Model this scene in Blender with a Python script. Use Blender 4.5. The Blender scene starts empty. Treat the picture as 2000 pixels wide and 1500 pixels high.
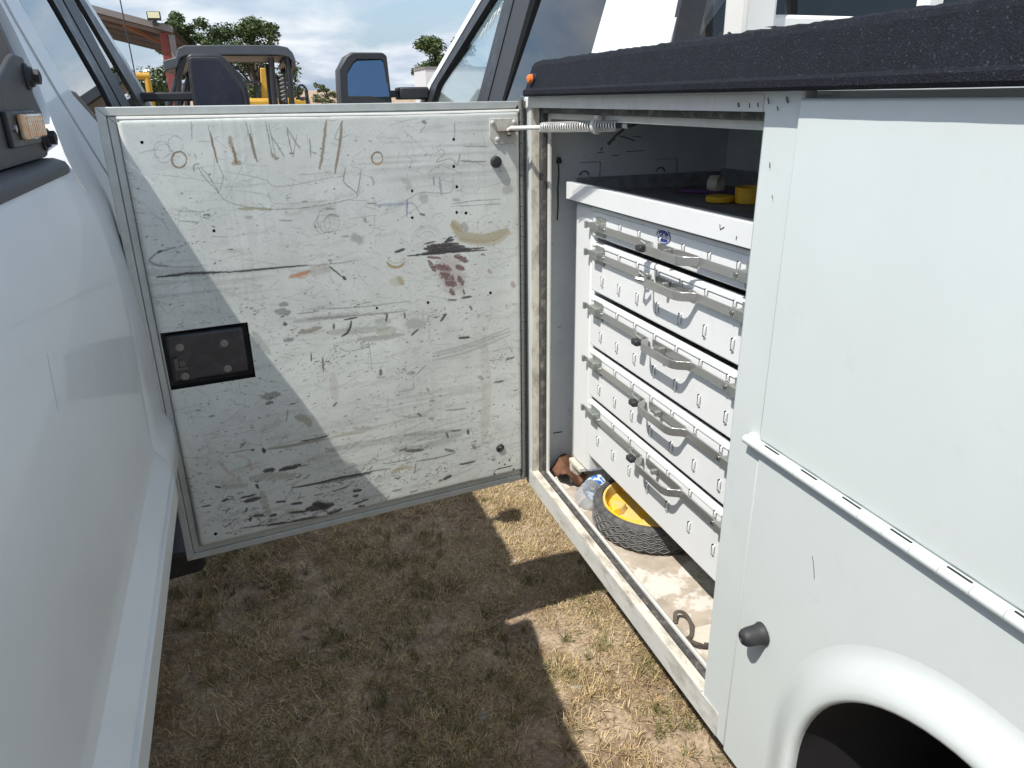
import bpy, bmesh, math, random
import numpy as np
from mathutils import Matrix, Vector
random.seed(7); rng = np.random.default_rng(11)
scene = bpy.context.scene
col = scene.collection
rad = math.radians

# ------------------------------------------------------------------ camera
CAM_Z = 1.58
pitch, yaw, roll = math.atan(557/1430), rad(18.4), rad(0.77)
fwd = Vector((math.sin(yaw)*math.cos(pitch), math.cos(yaw)*math.cos(pitch), -math.sin(pitch)))
r0 = Vector((math.cos(yaw), -math.sin(yaw), 0)); d0 = fwd.cross(r0)
if d0.z > 0: d0 = -d0
rgt = math.cos(roll)*r0 + math.sin(roll)*d0
dwn = -math.sin(roll)*r0 + math.cos(roll)*d0
cam_d = bpy.data.cameras.new('camera'); cam = bpy.data.objects.new('camera', cam_d); col.objects.link(cam)
M = Matrix.Identity(4)
for i in range(3): M[i][0] = rgt[i]; M[i][1] = -dwn[i]; M[i][2] = -fwd[i]
M[2][3] = CAM_Z
cam.matrix_world = M
cam_d.sensor_width = 36; cam_d.lens = 36*1430/2000; cam_d.clip_start = .02; cam_d.clip_end = 3000
scene.camera = cam

# ------------------------------------------------------------------ sun, sky, exposure
KX, KY = .585, .29                      # ground shift of a shadow per metre of height
sun_vec = Vector((-KX, -KY, 1)).normalized()
SUN_E = math.asin(sun_vec.z); SUN_AZ = math.atan2(sun_vec.x, sun_vec.y)
sd = bpy.data.lights.new('sun', 'SUN'); sun = bpy.data.objects.new('sun', sd); col.objects.link(sun)
sd.energy = 3.85; sd.angle = rad(.5); sd.color = (1, .95, .87)
sun.rotation_euler = (-sun_vec).to_track_quat('-Z', 'Y').to_euler(); sun.location = (-6, -3, 10)

world = bpy.data.worlds.new('World'); scene.world = world; world.use_nodes = True
wn = world.node_tree; wn.nodes.clear()
def wnode(t, **k):
    n = wn.nodes.new(t)
    for a, b in k.items(): setattr(n, a, b)
    return n
out = wnode('ShaderNodeOutputWorld'); bg = wnode('ShaderNodeBackground')
sky = wnode('ShaderNodeTexSky'); sky.sky_type = 'NISHITA'; sky.sun_disc = False
sky.sun_elevation = SUN_E; sky.sun_rotation = SUN_AZ; sky.air_density = 1.3; sky.dust_density = 1.6; sky.ozone_density = 1.5
tc = wnode('ShaderNodeTexCoord'); sep = wnode('ShaderNodeSeparateXYZ')
wn.links.new(tc.outputs['Generated'], sep.inputs[0])
add = wnode('ShaderNodeMath', operation='ADD'); add.inputs[1].default_value = .22
mx = wnode('ShaderNodeMath', operation='MAXIMUM'); mx.inputs[1].default_value = 0
wn.links.new(sep.outputs['Z'], mx.inputs[0]); wn.links.new(mx.outputs[0], add.inputs[0])
dv = wnode('ShaderNodeVectorMath', operation='DIVIDE')
wn.links.new(tc.outputs['Generated'], dv.inputs[0]); wn.links.new(add.outputs[0], dv.inputs[1])
mp = wnode('ShaderNodeMapping'); mp.inputs['Location'].default_value = (3.4, 1.2, 0); wn.links.new(dv.outputs[0], mp.inputs[0])
nz = wnode('ShaderNodeTexNoise'); nz.inputs['Scale'].default_value = 1.15; nz.inputs['Detail'].default_value = 9; nz.inputs['Roughness'].default_value = .56; nz.inputs['Distortion'].default_value = .25
wn.links.new(mp.outputs[0], nz.inputs['Vector'])
rp = wnode('ShaderNodeValToRGB'); rp.color_ramp.elements[0].position = .43; rp.color_ramp.elements[1].position = .60
wn.links.new(nz.outputs['Fac'], rp.inputs[0])
nz2 = wnode('ShaderNodeTexNoise'); nz2.inputs['Scale'].default_value = 4.2; nz2.inputs['Detail'].default_value = 7
wn.links.new(mp.outputs[0], nz2.inputs['Vector'])
rc = wnode('ShaderNodeValToRGB'); rc.color_ramp.elements[0].position = .32; rc.color_ramp.elements[1].position = .66
rc.color_ramp.elements[0].color = (3.3, 3.9, 4.9, 1); rc.color_ramp.elements[1].color = (6.6, 6.7, 6.8, 1)
wn.links.new(nz2.outputs['Fac'], rc.inputs[0])
# thin bright haze over the whole sky, thicker near the horizon
hz = wnode('ShaderNodeMapRange'); hz.inputs['From Min'].default_value = 0; hz.inputs['From Max'].default_value = .30; hz.inputs['To Min'].default_value = .62; hz.inputs['To Max'].default_value = .10
wn.links.new(mx.outputs[0], hz.inputs[0])
hm = wnode('ShaderNodeMix', data_type='RGBA'); hm.inputs[7].default_value = (2.1, 3.3, 5.3, 1)
wn.links.new(hz.outputs[0], hm.inputs[0]); wn.links.new(sky.outputs[0], hm.inputs[6])
cm = wnode('ShaderNodeMix', data_type='RGBA')
cf = wnode('ShaderNodeMath', operation='MULTIPLY'); cf.inputs[1].default_value = .85
wn.links.new(rp.outputs[0], cf.inputs[0]); wn.links.new(cf.outputs[0], cm.inputs[0])
wn.links.new(hm.outputs[2], cm.inputs[6]); wn.links.new(rc.outputs[0], cm.inputs[7])
wn.links.new(cm.outputs[2], bg.inputs[0]); bg.inputs[1].default_value = .11
wn.links.new(bg.outputs[0], out.inputs[0])

scene.view_settings.view_transform = 'Standard'; scene.view_settings.look = 'None'
scene.view_settings.exposure = .57; scene.view_settings.gamma = 1
scene.view_settings.use_curve_mapping = False
scene.cycles.max_bounces = 8; scene.cycles.transparent_max_bounces = 12

# ------------------------------------------------------------------ helpers
I4 = Matrix.Identity(4)
class MB:
    def __init__(s): s.v = []; s.f = []; s.sm = []
    def add(s, vs, fs, smooth=False):
        b = len(s.v); s.v += [tuple(v) for v in vs]
        for f in fs: s.f.append(tuple(i+b for i in f)); s.sm.append(smooth)
        return s
    def box(s, x0, x1, y0, y1, z0, z1):
        return s.add([(x0,y0,z0),(x1,y0,z0),(x1,y1,z0),(x0,y1,z0),(x0,y0,z1),(x1,y0,z1),(x1,y1,z1),(x0,y1,z1)],
            [(0,3,2,1),(4,5,6,7),(0,1,5,4),(1,2,6,5),(2,3,7,6),(3,0,4,7)])
    def obox(s, p0, p1, w, h, up=(0,0,1)):
        p0 = Vector(p0); p1 = Vector(p1); d = (p1-p0).normalized(); u = Vector(up)
        a = d.cross(u)
        if a.length < 1e-4: a = d.cross(Vector((1,0,0)))
        a.normalize(); b = a.cross(d)
        vs = [p+a*i*w/2+b*j*h/2 for p in (p0,p1) for i,j in ((-1,-1),(1,-1),(1,1),(-1,1))]
        return s.add(vs, [(0,1,2,3),(7,6,5,4),(0,4,5,1),(1,5,6,2),(2,6,7,3),(3,7,4,0)])
    def tube(s, pts, r, n=8, caps=True, closed=False):
        pts = [Vector(p) for p in pts]; m = len(pts); rr = r if hasattr(r,'__len__') else [r]*m
        vs = []; prev = None
        for i, p in enumerate(pts):
            if closed: d = pts[(i+1)%m]-pts[i-1]
            else: d = pts[min(i+1,m-1)]-pts[max(i-1,0)]
            d.normalize()
            if prev is None:
                a = d.orthogonal().normalized()
            else:
                a = prev-d*prev.dot(d)
                a = a.normalized() if a.length > 1e-6 else d.orthogonal().normalized()
            prev = a; b = d.cross(a)
            vs += [p+(a*math.cos(2*math.pi*k/n)+b*math.sin(2*math.pi*k/n))*rr[i] for k in range(n)]
        fs = [(i*n+k, i*n+(k+1)%n, ((i+1)%m)*n+(k+1)%n, ((i+1)%m)*n+k) for i in range(m if closed else m-1) for k in range(n)]
        s.add(vs, fs, True)
        if caps and not closed:
            b = len(s.v)-len(vs)
            s.f.append(tuple(b+k for k in reversed(range(n)))); s.sm.append(False)
            s.f.append(tuple(b+(m-1)*n+k for k in range(n))); s.sm.append(False)
        return s
    def lathe(s, prof, c=(0,0,0), axis=(0,0,1), n=32, caps=True):
        ax = Vector(axis).normalized(); a = ax.orthogonal().normalized(); b = ax.cross(a); c = Vector(c)
        vs = [c+ax*h+(a*math.cos(2*math.pi*k/n)+b*math.sin(2*math.pi*k/n))*r for r,h in prof for k in range(n)]
        m = len(prof)
        fs = [(i*n+k, i*n+(k+1)%n, (i+1)*n+(k+1)%n, (i+1)*n+k) for i in range(m-1) for k in range(n)]
        s.add(vs, fs, True)
        if caps:
            b0 = len(s.v)-len(vs)
            s.f.append(tuple(b0+k for k in reversed(range(n)))); s.sm.append(False)
            s.f.append(tuple(b0+(m-1)*n+k for k in range(n))); s.sm.append(False)
        return s
    def prism(s, poly, fn, thick):
        """poly in 2D, fn(a,b,t) -> 3D where t runs 0..thick"""
        n = len(poly)
        vs = [fn(a,b,0) for a,b in poly]+[fn(a,b,thick) for a,b in poly]
        fs = [tuple(range(n)), tuple(reversed(range(n,2*n)))]+[(i,i+n,(i+1)%n+n,(i+1)%n) for i in range(n)]
        return s.add(vs, fs)
    def extrude(s, prof, axis, a0, a1, n=1, closed=False, smooth=True, jit=None):
        """prof: list of 2D points; swept along axis ('x','y','z') from a0 to a1"""
        m = len(prof); vs = []
        for i in range(n+1):
            t = a0+(a1-a0)*i/n
            for j,(p,q) in enumerate(prof):
                if jit: p, q = jit(t, j, p, q)
                vs.append({'x':(t,p,q),'y':(p,t,q),'z':(p,q,t)}[axis])
        k = m if closed else m-1
        fs = [(i*m+j, i*m+(j+1)%m, (i+1)*m+(j+1)%m, (i+1)*m+j) for i in range(n) for j in range(k)]
        s.add(vs, fs, smooth)
        if closed:
            b = len(s.v)-len(vs); s.f.append(tuple(b+j for j in range(m))); s.sm.append(False)
            s.f.append(tuple(b+n*m+j for j in reversed(range(m)))); s.sm.append(False)
        return s
    def mesh(s, name, recalc=True, ang=40):
        me = bpy.data.meshes.new(name); me.from_pydata(s.v, [], s.f)
        if recalc:
            bm = bmesh.new(); bm.from_mesh(me); bmesh.ops.recalc_face_normals(bm, faces=bm.faces); bm.to_mesh(me); bm.free()
        me.polygons.foreach_set('use_smooth', s.sm); me.update()
        try: me.set_sharp_from_angle(angle=rad(ang))
        except Exception: pass
        return me
    def build(s, name, mat, parent=None, bevel=0, seg=2, recalc=True, ang=40):
        me = s.mesh(name, recalc, ang); return link(name, me, mat, parent, bevel, seg)

def link(name, me, mat, parent=None, bevel=0, seg=2):
    o = bpy.data.objects.new(name, me); col.objects.link(o)
    if not me.materials: me.materials.append(mat)
    if parent is not None: attach(o, parent)
    if bevel:
        b = o.modifiers.new('bevel','BEVEL'); b.width = bevel; b.segments = seg; b.limit_method = 'ANGLE'; b.angle_limit = rad(35)
        b.harden_normals = False
    return o
FR = {}                                  # frame of each thing: mesh coordinates -> world
WM = {}
def attach(o, parent):
    root = parent
    o.parent = parent
    F, W = FR.get(parent.name, I4), WM.get(parent.name, None)
    if W is None: W = I4
    o.matrix_parent_inverse = W.inverted() @ F
    FR[o.name] = F; WM[o.name] = F       # a child's own world matrix is F (identity basis)
def thing(name, label, cat, loc=(0,0,0), frame=None, group=None, rotz=0):
    o = bpy.data.objects.new(name, None); col.objects.link(o); o.empty_display_size = .2
    o.location = loc; o.rotation_euler = (0,0,rotz)
    o['label'] = label; o['category'] = cat
    if group: o['group'] = group
    FR[o.name] = frame if frame is not None else I4
    WM[o.name] = Matrix.Translation(loc) @ Matrix.Rotation(rotz, 4, 'Z')
    return o
def node_part(name, parent):             # an Empty that is a part with sub-parts
    o = bpy.data.objects.new(name, None); col.objects.link(o); o.empty_display_size = .05; attach(o, parent); return o
def copy_at(src, off, parent=None):      # a copy sharing its mesh, shifted in its own frame
    o = src.copy(); col.objects.link(o)
    o.location = Vector(src.location)+Vector(off)
    FR[o.name] = FR.get(src.name, I4); WM[o.name] = WM.get(src.name, I4)
    if parent is not None and parent is not src.parent: o.parent = parent
    return o
def tag(o, label, cat, group=None, kind=None):
    if label: o['label'] = label
    if cat: o['category'] = cat
    if group: o['group'] = group
    if kind: o['kind'] = kind
    return o

# ------------------------------------------------------------------ materials
def mat(name, base, rough=.5, metal=0., coat=0., spec=.5, noise=0., nscale=20., dark=None, bump=0., bscale=200., stretch=(1,1,1), dirt=None, dscale=6., dlo=.5, dhi=.72, damt=.6, rnoise=0.):
    m = bpy.data.materials.new(name); m.use_nodes = True; nt = m.node_tree; b = nt.nodes['Principled BSDF']
    b.inputs['Roughness'].default_value = rough; b.inputs['Metallic'].default_value = metal
    b.inputs['Coat Weight'].default_value = coat; b.inputs['Coat Roughness'].default_value = .04
    b.inputs['Specular IOR Level'].default_value = spec
    b.inputs['Base Color'].default_value = (*base, 1)
    L = nt.links.new
    tcn = nt.nodes.new('ShaderNodeTexCoord'); mpn = nt.nodes.new('ShaderNodeMapping'); mpn.inputs['Scale'].default_value = stretch
    L(tcn.outputs['Object'], mpn.inputs[0]); cur = None
    def noi(sc, det=6, ro=.6):
        n = nt.nodes.new('ShaderNodeTexNoise'); n.inputs['Scale'].default_value = sc; n.inputs['Detail'].default_value = det; n.inputs['Roughness'].default_value = ro
        L(mpn.outputs[0], n.inputs['Vector']); return n
    if noise:
        n = noi(nscale); mixn = nt.nodes.new('ShaderNodeMix'); mixn.data_type = 'RGBA'
        d = dark or tuple(c*(1-noise) for c in base)
        mixn.inputs[6].default_value = (*d,1); mixn.inputs[7].default_value = (*[min(1,c*(1+noise*.3)) for c in base],1)
        r = nt.nodes.new('ShaderNodeMapRange'); r.inputs['From Min'].default_value = .3; r.inputs['From Max'].default_value = .7
        L(n.outputs['Fac'], r.inputs[0]); L(r.outputs[0], mixn.inputs[0]); cur = mixn.outputs[2]
    if dirt:
        n = noi(dscale, 9, .68); r = nt.nodes.new('ShaderNodeMapRange'); r.inputs['From Min'].default_value = dlo; r.inputs['From Max'].default_value = dhi; r.inputs['To Max'].default_value = damt
        L(n.outputs['Fac'], r.inputs[0]); mixn = nt.nodes.new('ShaderNodeMix'); mixn.data_type = 'RGBA'
        if cur: L(cur, mixn.inputs[6])
        else: mixn.inputs[6].default_value = (*base,1)
        mixn.inputs[7].default_value = (*dirt,1); L(r.outputs[0], mixn.inputs[0]); cur = mixn.outputs[2]
    if cur: L(cur, b.inputs['Base Color'])
    if rnoise:
        n = noi(nscale*.7); r = nt.nodes.new('ShaderNodeMapRange'); r.inputs['To Min'].default_value = max(0,rough-rnoise); r.inputs['To Max'].default_value = min(1,rough+rnoise)
        r.inputs['From Min'].default_value = .3; r.inputs['From Max'].default_value = .7
        L(n.outputs['Fac'], r.inputs[0]); L(r.outputs[0], b.inputs['Roughness'])
    if bump:
        n = noi(bscale, 4); bn = nt.nodes.new('ShaderNodeBump'); bn.inputs['Strength'].default_value = bump; bn.inputs['Distance'].default_value = .004
        L(n.outputs['Fac'], bn.inputs['Height']); L(bn.outputs[0], b.inputs['Normal'])
    return m
def glass(name, tint, refl=1.0, rough=.0, dust=0., dcol=(.5,.48,.44)):
    m = bpy.data.materials.new(name); m.use_nodes = True; nt = m.node_tree; nt.nodes.clear(); L = nt.links.new
    o = nt.nodes.new('ShaderNodeOutputMaterial'); t = nt.nodes.new('ShaderNodeBsdfTransparent'); t.inputs[0].default_value = (*tint,1)
    g = nt.nodes.new('ShaderNodeBsdfGlossy'); g.inputs['Roughness'].default_value = rough; g.inputs[0].default_value = (refl,refl,refl,1)
    ge = nt.nodes.new('ShaderNodeNewGeometry'); dp = nt.nodes.new('ShaderNodeVectorMath'); dp.operation = 'DOT_PRODUCT'; L(ge.outputs['Normal'], dp.inputs[0]); L(ge.outputs['Incoming'], dp.inputs[1])
    ab = nt.nodes.new('ShaderNodeMath'); ab.operation = 'ABSOLUTE'; L(dp.outputs['Value'], ab.inputs[0])
    om = nt.nodes.new('ShaderNodeMath'); om.operation = 'SUBTRACT'; om.inputs[0].default_value = 1; L(ab.outputs[0], om.inputs[1])
    pw = nt.nodes.new('ShaderNodeMath'); pw.operation = 'POWER'; pw.inputs[1].default_value = 4.0; L(om.outputs[0], pw.inputs[0])
    f = nt.nodes.new('ShaderNodeMapRange'); f.inputs['To Min'].default_value = .07; f.inputs['To Max'].default_value = 1.0; L(pw.outputs[0], f.inputs[0])
    mi = nt.nodes.new('ShaderNodeMixShader')
    L(f.outputs[0], mi.inputs[0]); L(t.outputs[0], mi.inputs[1]); L(g.outputs[0], mi.inputs[2]); last = mi.outputs[0]
    if dust:
        d = nt.nodes.new('ShaderNodeBsdfDiffuse'); d.inputs[0].default_value = (*dcol,1); m2 = nt.nodes.new('ShaderNodeMixShader'); m2.inputs[0].default_value = dust
        L(last, m2.inputs[1]); L(d.outputs[0], m2.inputs[2]); last = m2.outputs[0]
    L(last, o.inputs[0]); return m
def vcol_mat(name, attr='col', rough=.6, noise=.12, nscale=40, stretch=(1,1,1), bump=.0, spec=.4, trans=0):
    m = bpy.data.materials.new(name); m.use_nodes = True; nt = m.node_tree; b = nt.nodes['Principled BSDF']; L = nt.links.new
    a = nt.nodes.new('ShaderNodeVertexColor'); a.layer_name = attr
    tcn = nt.nodes.new('ShaderNodeTexCoord'); mpn = nt.nodes.new('ShaderNodeMapping'); mpn.inputs['Scale'].default_value = stretch; L(tcn.outputs['Object'], mpn.inputs[0])
    n = nt.nodes.new('ShaderNodeTexNoise'); n.inputs['Scale'].default_value = nscale; n.inputs['Detail'].default_value = 8; n.inputs['Roughness'].default_value = .7; L(mpn.outputs[0], n.inputs['Vector'])
    r = nt.nodes.new('ShaderNodeMapRange'); r.inputs['From Min'].default_value = .3; r.inputs['From Max'].default_value = .7; r.inputs['To Min'].default_value = 1-noise; r.inputs['To Max'].default_value = 1+noise*.5
    L(n.outputs['Fac'], r.inputs[0]); x = nt.nodes.new('ShaderNodeVectorMath'); x.operation = 'SCALE'; L(a.outputs[0], x.inputs[0]); L(r.outputs[0], x.inputs['Scale']); L(x.outputs[0], b.inputs['Base Color'])
    b.inputs['Roughness'].default_value = rough; b.inputs['Specular IOR Level'].default_value = spec
    if bump:
        bn = nt.nodes.new('ShaderNodeBump'); bn.inputs['Strength'].default_value = bump; bn.inputs['Distance'].default_value = .003; L(n.outputs['Fac'], bn.inputs['Height']); L(bn.outputs[0], b.inputs['Normal'])
    return m
m_paint = mat('glossy_white_paint', (.69,.725,.735), .42, coat=.35, noise=.05, nscale=3, dirt=(.42,.40,.36), dscale=5, dlo=.55, dhi=.85, damt=.25)
m_body = mat('white_body_paint', (.60,.65,.65), .40, coat=.2, bump=.10, bscale=5, noise=.05, nscale=4, dirt=(.45,.45,.43), dscale=14, dlo=.6, dhi=.85, damt=.35)
m_white2 = mat('drawer_white_paint', (.74,.76,.77), .38, coat=.1, noise=.04, nscale=8, dirt=(.42,.40,.36), dscale=30, dlo=.62, dhi=.85, damt=.5)
m_worn = mat('worn_frame_paint', (.66,.63,.55), .55, noise=.22, nscale=25, dirt=(.17,.14,.11), dscale=30, dlo=.47, dhi=.70, damt=.85, stretch=(1,.5,.6), bump=.15, bscale=120)
m_header = mat('aged_header_paint', (.60,.60,.57), .5, noise=.1, nscale=20, dirt=(.30,.25,.20), dscale=30, dlo=.55, dhi=.8, damt=.5)
m_trim = mat('door_edge_trim', (.50,.53,.52), .38, metal=.15, noise=.15, nscale=30, dirt=(.25,.24,.21), dscale=60, dlo=.58, dhi=.8, damt=.5)
m_inner = mat('compartment_paint', (.58,.62,.64), .5, noise=.1, nscale=10, dirt=(.10,.10,.10), dscale=25, dlo=.64, dhi=.74, damt=.8, stretch=(1,1,1.6))
m_floor = mat('dusty_floor', (.46,.40,.33), .8, noise=.35, nscale=18, dirt=(.66,.64,.59), dscale=11, dlo=.50, dhi=.56, damt=.8, bump=.2, bscale=90)
m_seal = mat('rubber_seal', (.06,.06,.06), .7, noise=.3, nscale=60, dirt=(.30,.28,.24), dscale=50, dlo=.5, dhi=.75, damt=.7, bump=.3, bscale=150)
m_rubber = mat('black_rubber', (.025,.026,.03), .6, noise=.2, nscale=60, dirt=(.16,.15,.14), dscale=60, dlo=.6, dhi=.85, damt=.6)
m_plastic = mat('black_plastic', (.03,.032,.036), .42, noise=.2, nscale=30, rnoise=.1)
m_plast2 = mat('textured_black_plastic', (.035,.037,.042), .5, bump=.25, bscale=500)
m_bracket = mat('black_powder_coat', (.04,.042,.046), .5, noise=.2, nscale=15, dirt=(.14,.13,.12), dscale=25, dlo=.55, dhi=.8, damt=.5, bump=.15, bscale=400)
m_liner = mat('sprayed_bed_liner', (.010,.0125,.020), .75, spec=.22, noise=.3, nscale=50, dirt=(.15,.16,.18), dscale=330, dlo=.58, dhi=.72, damt=.65, bump=.9, bscale=480)
m_zinc = mat('zinc_plated_steel', (.40,.43,.41), .40, metal=.7, noise=.25, nscale=60, dirt=(.25,.22,.16), dscale=50, dlo=.58, dhi=.8, damt=.4)
m_alu = mat('aluminium_bar', (.50,.50,.49), .24, metal=.75, noise=.15, nscale=40, stretch=(1,.1,1), dirt=(.30,.28,.25), dscale=40, dlo=.6, dhi=.85, damt=.4)
m_steel = mat('bright_bolt_steel', (.45,.45,.44), .35, metal=1)
m_black = mat('dark_cavity', (.012,.012,.014), .8)
m_tyre = mat('tyre_rubber', (.045,.045,.047), .75, noise=.25, nscale=40, dirt=(.20,.19,.17), dscale=30, dlo=.5, dhi=.8, damt=.45)
m_yellow = mat('yellow_plastic', (.85,.54,.02), .4, dirt=(.66,.50,.28), dscale=16, dlo=.46, dhi=.58, damt=.7)
m_glass = glass('clear_window_glass', (.90,.95,.94))
m_tint = glass('tinted_window_glass', (.34,.36,.38))
m_dark = glass('privacy_glass', (.12,.12,.13))
m_mirror = mat('mirror_glass', (.13,.19,.27), .02, metal=1)
m_dusty = mat('dusty_mirror_glass', (.022,.026,.045), .3, spec=.4, noise=.3, nscale=6, dirt=(.10,.10,.11), dscale=14, dlo=.5, dhi=.8, damt=.35)
m_amber = mat('amber_lens', (.75,.17,.02), .2, coat=.5)
m_lens = mat('clear_amber_lens', (.70,.27,.04), .15, coat=.8, noise=.5, nscale=45, dark=(.72,.64,.48))
m_rack = mat('white_rack_paint', (.72,.72,.69), .4, noise=.06, nscale=20, dirt=(.32,.13,.05), dscale=22, dlo=.64, dhi=.74, damt=.9)

# ------------------------------------------------------------------ ground
def hill(x, y):
    r = math.hypot(x, y)
    t = min(max((r-40)/60, 0), 1); t = t*t*(3-2*t)
    return 3.4*t + (.9*t*math.sin(x*.045+1.3)*math.cos(y*.03) if t > 0 else 0)
def ground_z(x, y):
    return .012*math.sin(x*5.1+y*2.3)+.010*math.sin(y*6.7-x*3.1+1)+.006*math.sin(x*17+.5)*math.sin(y*15)
g = MB(); xs = [-900,-400,-200,-130,-100,-80,-60,-50,-40,-30,-20,-12,-8,-5,-3]+list(np.arange(-2,2.01,.06))+[3,5,8,12,20,30,40,50,60,80,100,130,200,400,900]
ys = [-900,-400,-200,-100,-60,-40,-25,-15,-8,-4,-2]+list(np.arange(-1,4.01,.06))+[5,7,10,15,20,30,40,45,50,55,60,65,70,80,90,100,120,150,200,400,900]
nx, ny = len(xs), len(ys)
GZ0 = -.03
vs = [(x, y, GZ0+ground_z(x,y)*(1 if abs(x)<2.1 and -1.1<y<4.1 else .3)+hill(x,y)) for y in ys for x in xs]
fs = [(j*nx+i, j*nx+i+1, (j+1)*nx+i+1, (j+1)*nx+i) for j in range(ny-1) for i in range(nx-1)]
g.add(vs, fs, True)
m_soil = bpy.data.materials.new('dry_sandy_soil'); m_soil.use_nodes = True
nt = m_soil.node_tree; b = nt.nodes['Principled BSDF']; b.inputs['Roughness'].default_value = .95; b.inputs['Specular IOR Level'].default_value = .15
tcn = nt.nodes.new('ShaderNodeTexCoord')
def tn(sc, det=8, ro=.65):
    n = nt.nodes.new('ShaderNodeTexNoise'); n.inputs['Scale'].default_value = sc; n.inputs['Detail'].default_value = det; n.inputs['Roughness'].default_value = ro
    nt.links.new(tcn.outputs['Object'], n.inputs['Vector']); return n
n1, n2 = tn(4.5), tn(70, 7)
ra = nt.nodes.new('ShaderNodeValToRGB'); ra.color_ramp.elements[0].position = .36; ra.color_ramp.elements[1].position = .64
ra.color_ramp.elements[0].color = (.25,.175,.12,1); ra.color_ramp.elements[1].color = (.54,.43,.31,1)
nt.links.new(n1.outputs['Fac'], ra.inputs[0])
rb = nt.nodes.new('ShaderNodeMapRange'); rb.inputs['From Min'].default_value = .3; rb.inputs['From Max'].default_value = .7; rb.inputs['To Min'].default_value = .5; rb.inputs['To Max'].default_value = 1.3
nt.links.new(n2.outputs['Fac'], rb.inputs[0])
sc_ = nt.nodes.new('ShaderNodeVectorMath'); sc_.operation = 'SCALE'; nt.links.new(ra.outputs[0], sc_.inputs[0]); nt.links.new(rb.outputs[0], sc_.inputs['Scale'])
nt.links.new(sc_.outputs[0], b.inputs['Base Color'])
n3 = tn(90, 6); bn = nt.nodes.new('ShaderNodeBump'); bn.inputs['Strength'].default_value = .8; bn.inputs['Distance'].default_value = .012
nt.links.new(n3.outputs['Fac'], bn.inputs['Height']); nt.links.new(bn.outputs[0], b.inputs['Normal'])
ground = g.build('ground', m_soil, recalc=False); ground['kind'] = 'structure'; ground['label'] = 'dry sandy ground between the two white trucks'

# ------------------------------------------------------------------ grass, near and middle distance
def vnoise(x, y, f, seed):
    r = np.random.default_rng(seed); t = r.random((64,64)); x = x*f; y = y*f
    xi = np.floor(x).astype(int); yi = np.floor(y).astype(int); fx = x-xi; fy = y-yi; fx = fx*fx*(3-2*fx); fy = fy*fy*(3-2*fy)
    a = t[xi%64, yi%64]; b_ = t[(xi+1)%64, yi%64]; c = t[xi%64, (yi+1)%64]; d = t[(xi+1)%64, (yi+1)%64]
    return (a*(1-fx)+b_*fx)*(1-fy)+(c*(1-fx)+d*fx)*fy
gz = np.vectorize(ground_z)
def grass(name, label, n, x0, x1, y0, y1, lmin, lmax, wid, flat0, flat1, pal, thr, seed, fq, keep=None):
    r = np.random.default_rng(seed)
    x = r.uniform(x0,x1,n); y = r.uniform(y0,y1,n)
    d = .6*vnoise(x+50,y+50,fq,seed)+.4*vnoise(x+50,y+50,fq*3.1,seed+1)
    k = d > thr+r.normal(0,.07,n)
    if keep: k &= ~((x>-.85)&(x<1.45)&(y>.55)&(y<3.55))
    x, y, d = x[k], y[k], d[k]
    return blades(name, label, r, x, y, d, lmin, lmax, wid, flat0, flat1, pal)
def tufts(name, label, nt_, x0, x1, y0, y1, n0, n1, r0, r1, lmin, lmax, wid, flat0, flat1, pal, thr, seed, fq):
    r = np.random.default_rng(seed); X_ = []; Y_ = []; C_ = []
    cx = r.uniform(x0,x1,nt_*3); cy = r.uniform(y0,y1,nt_*3); d = .6*vnoise(cx+50,cy+50,fq,seed)+.4*vnoise(cx+50,cy+50,fq*3.1,seed+1); k = d > thr+r.normal(0,.05,nt_*3); cx, cy = cx[k][:nt_], cy[k][:nt_]
    for a, b_ in zip(cx, cy):
        n = r.integers(n0,n1); q = r.uniform(r0,r1); X_.append(a+r.normal(0,q*.55,n)); Y_.append(b_+r.normal(0,q*.55,n)); C_.append(np.full(n, r.uniform(.3,.9)))
    return blades(name, label, r, np.concatenate(X_), np.concatenate(Y_), np.concatenate(C_), lmin, lmax, wid, flat0, flat1, pal)
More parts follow.
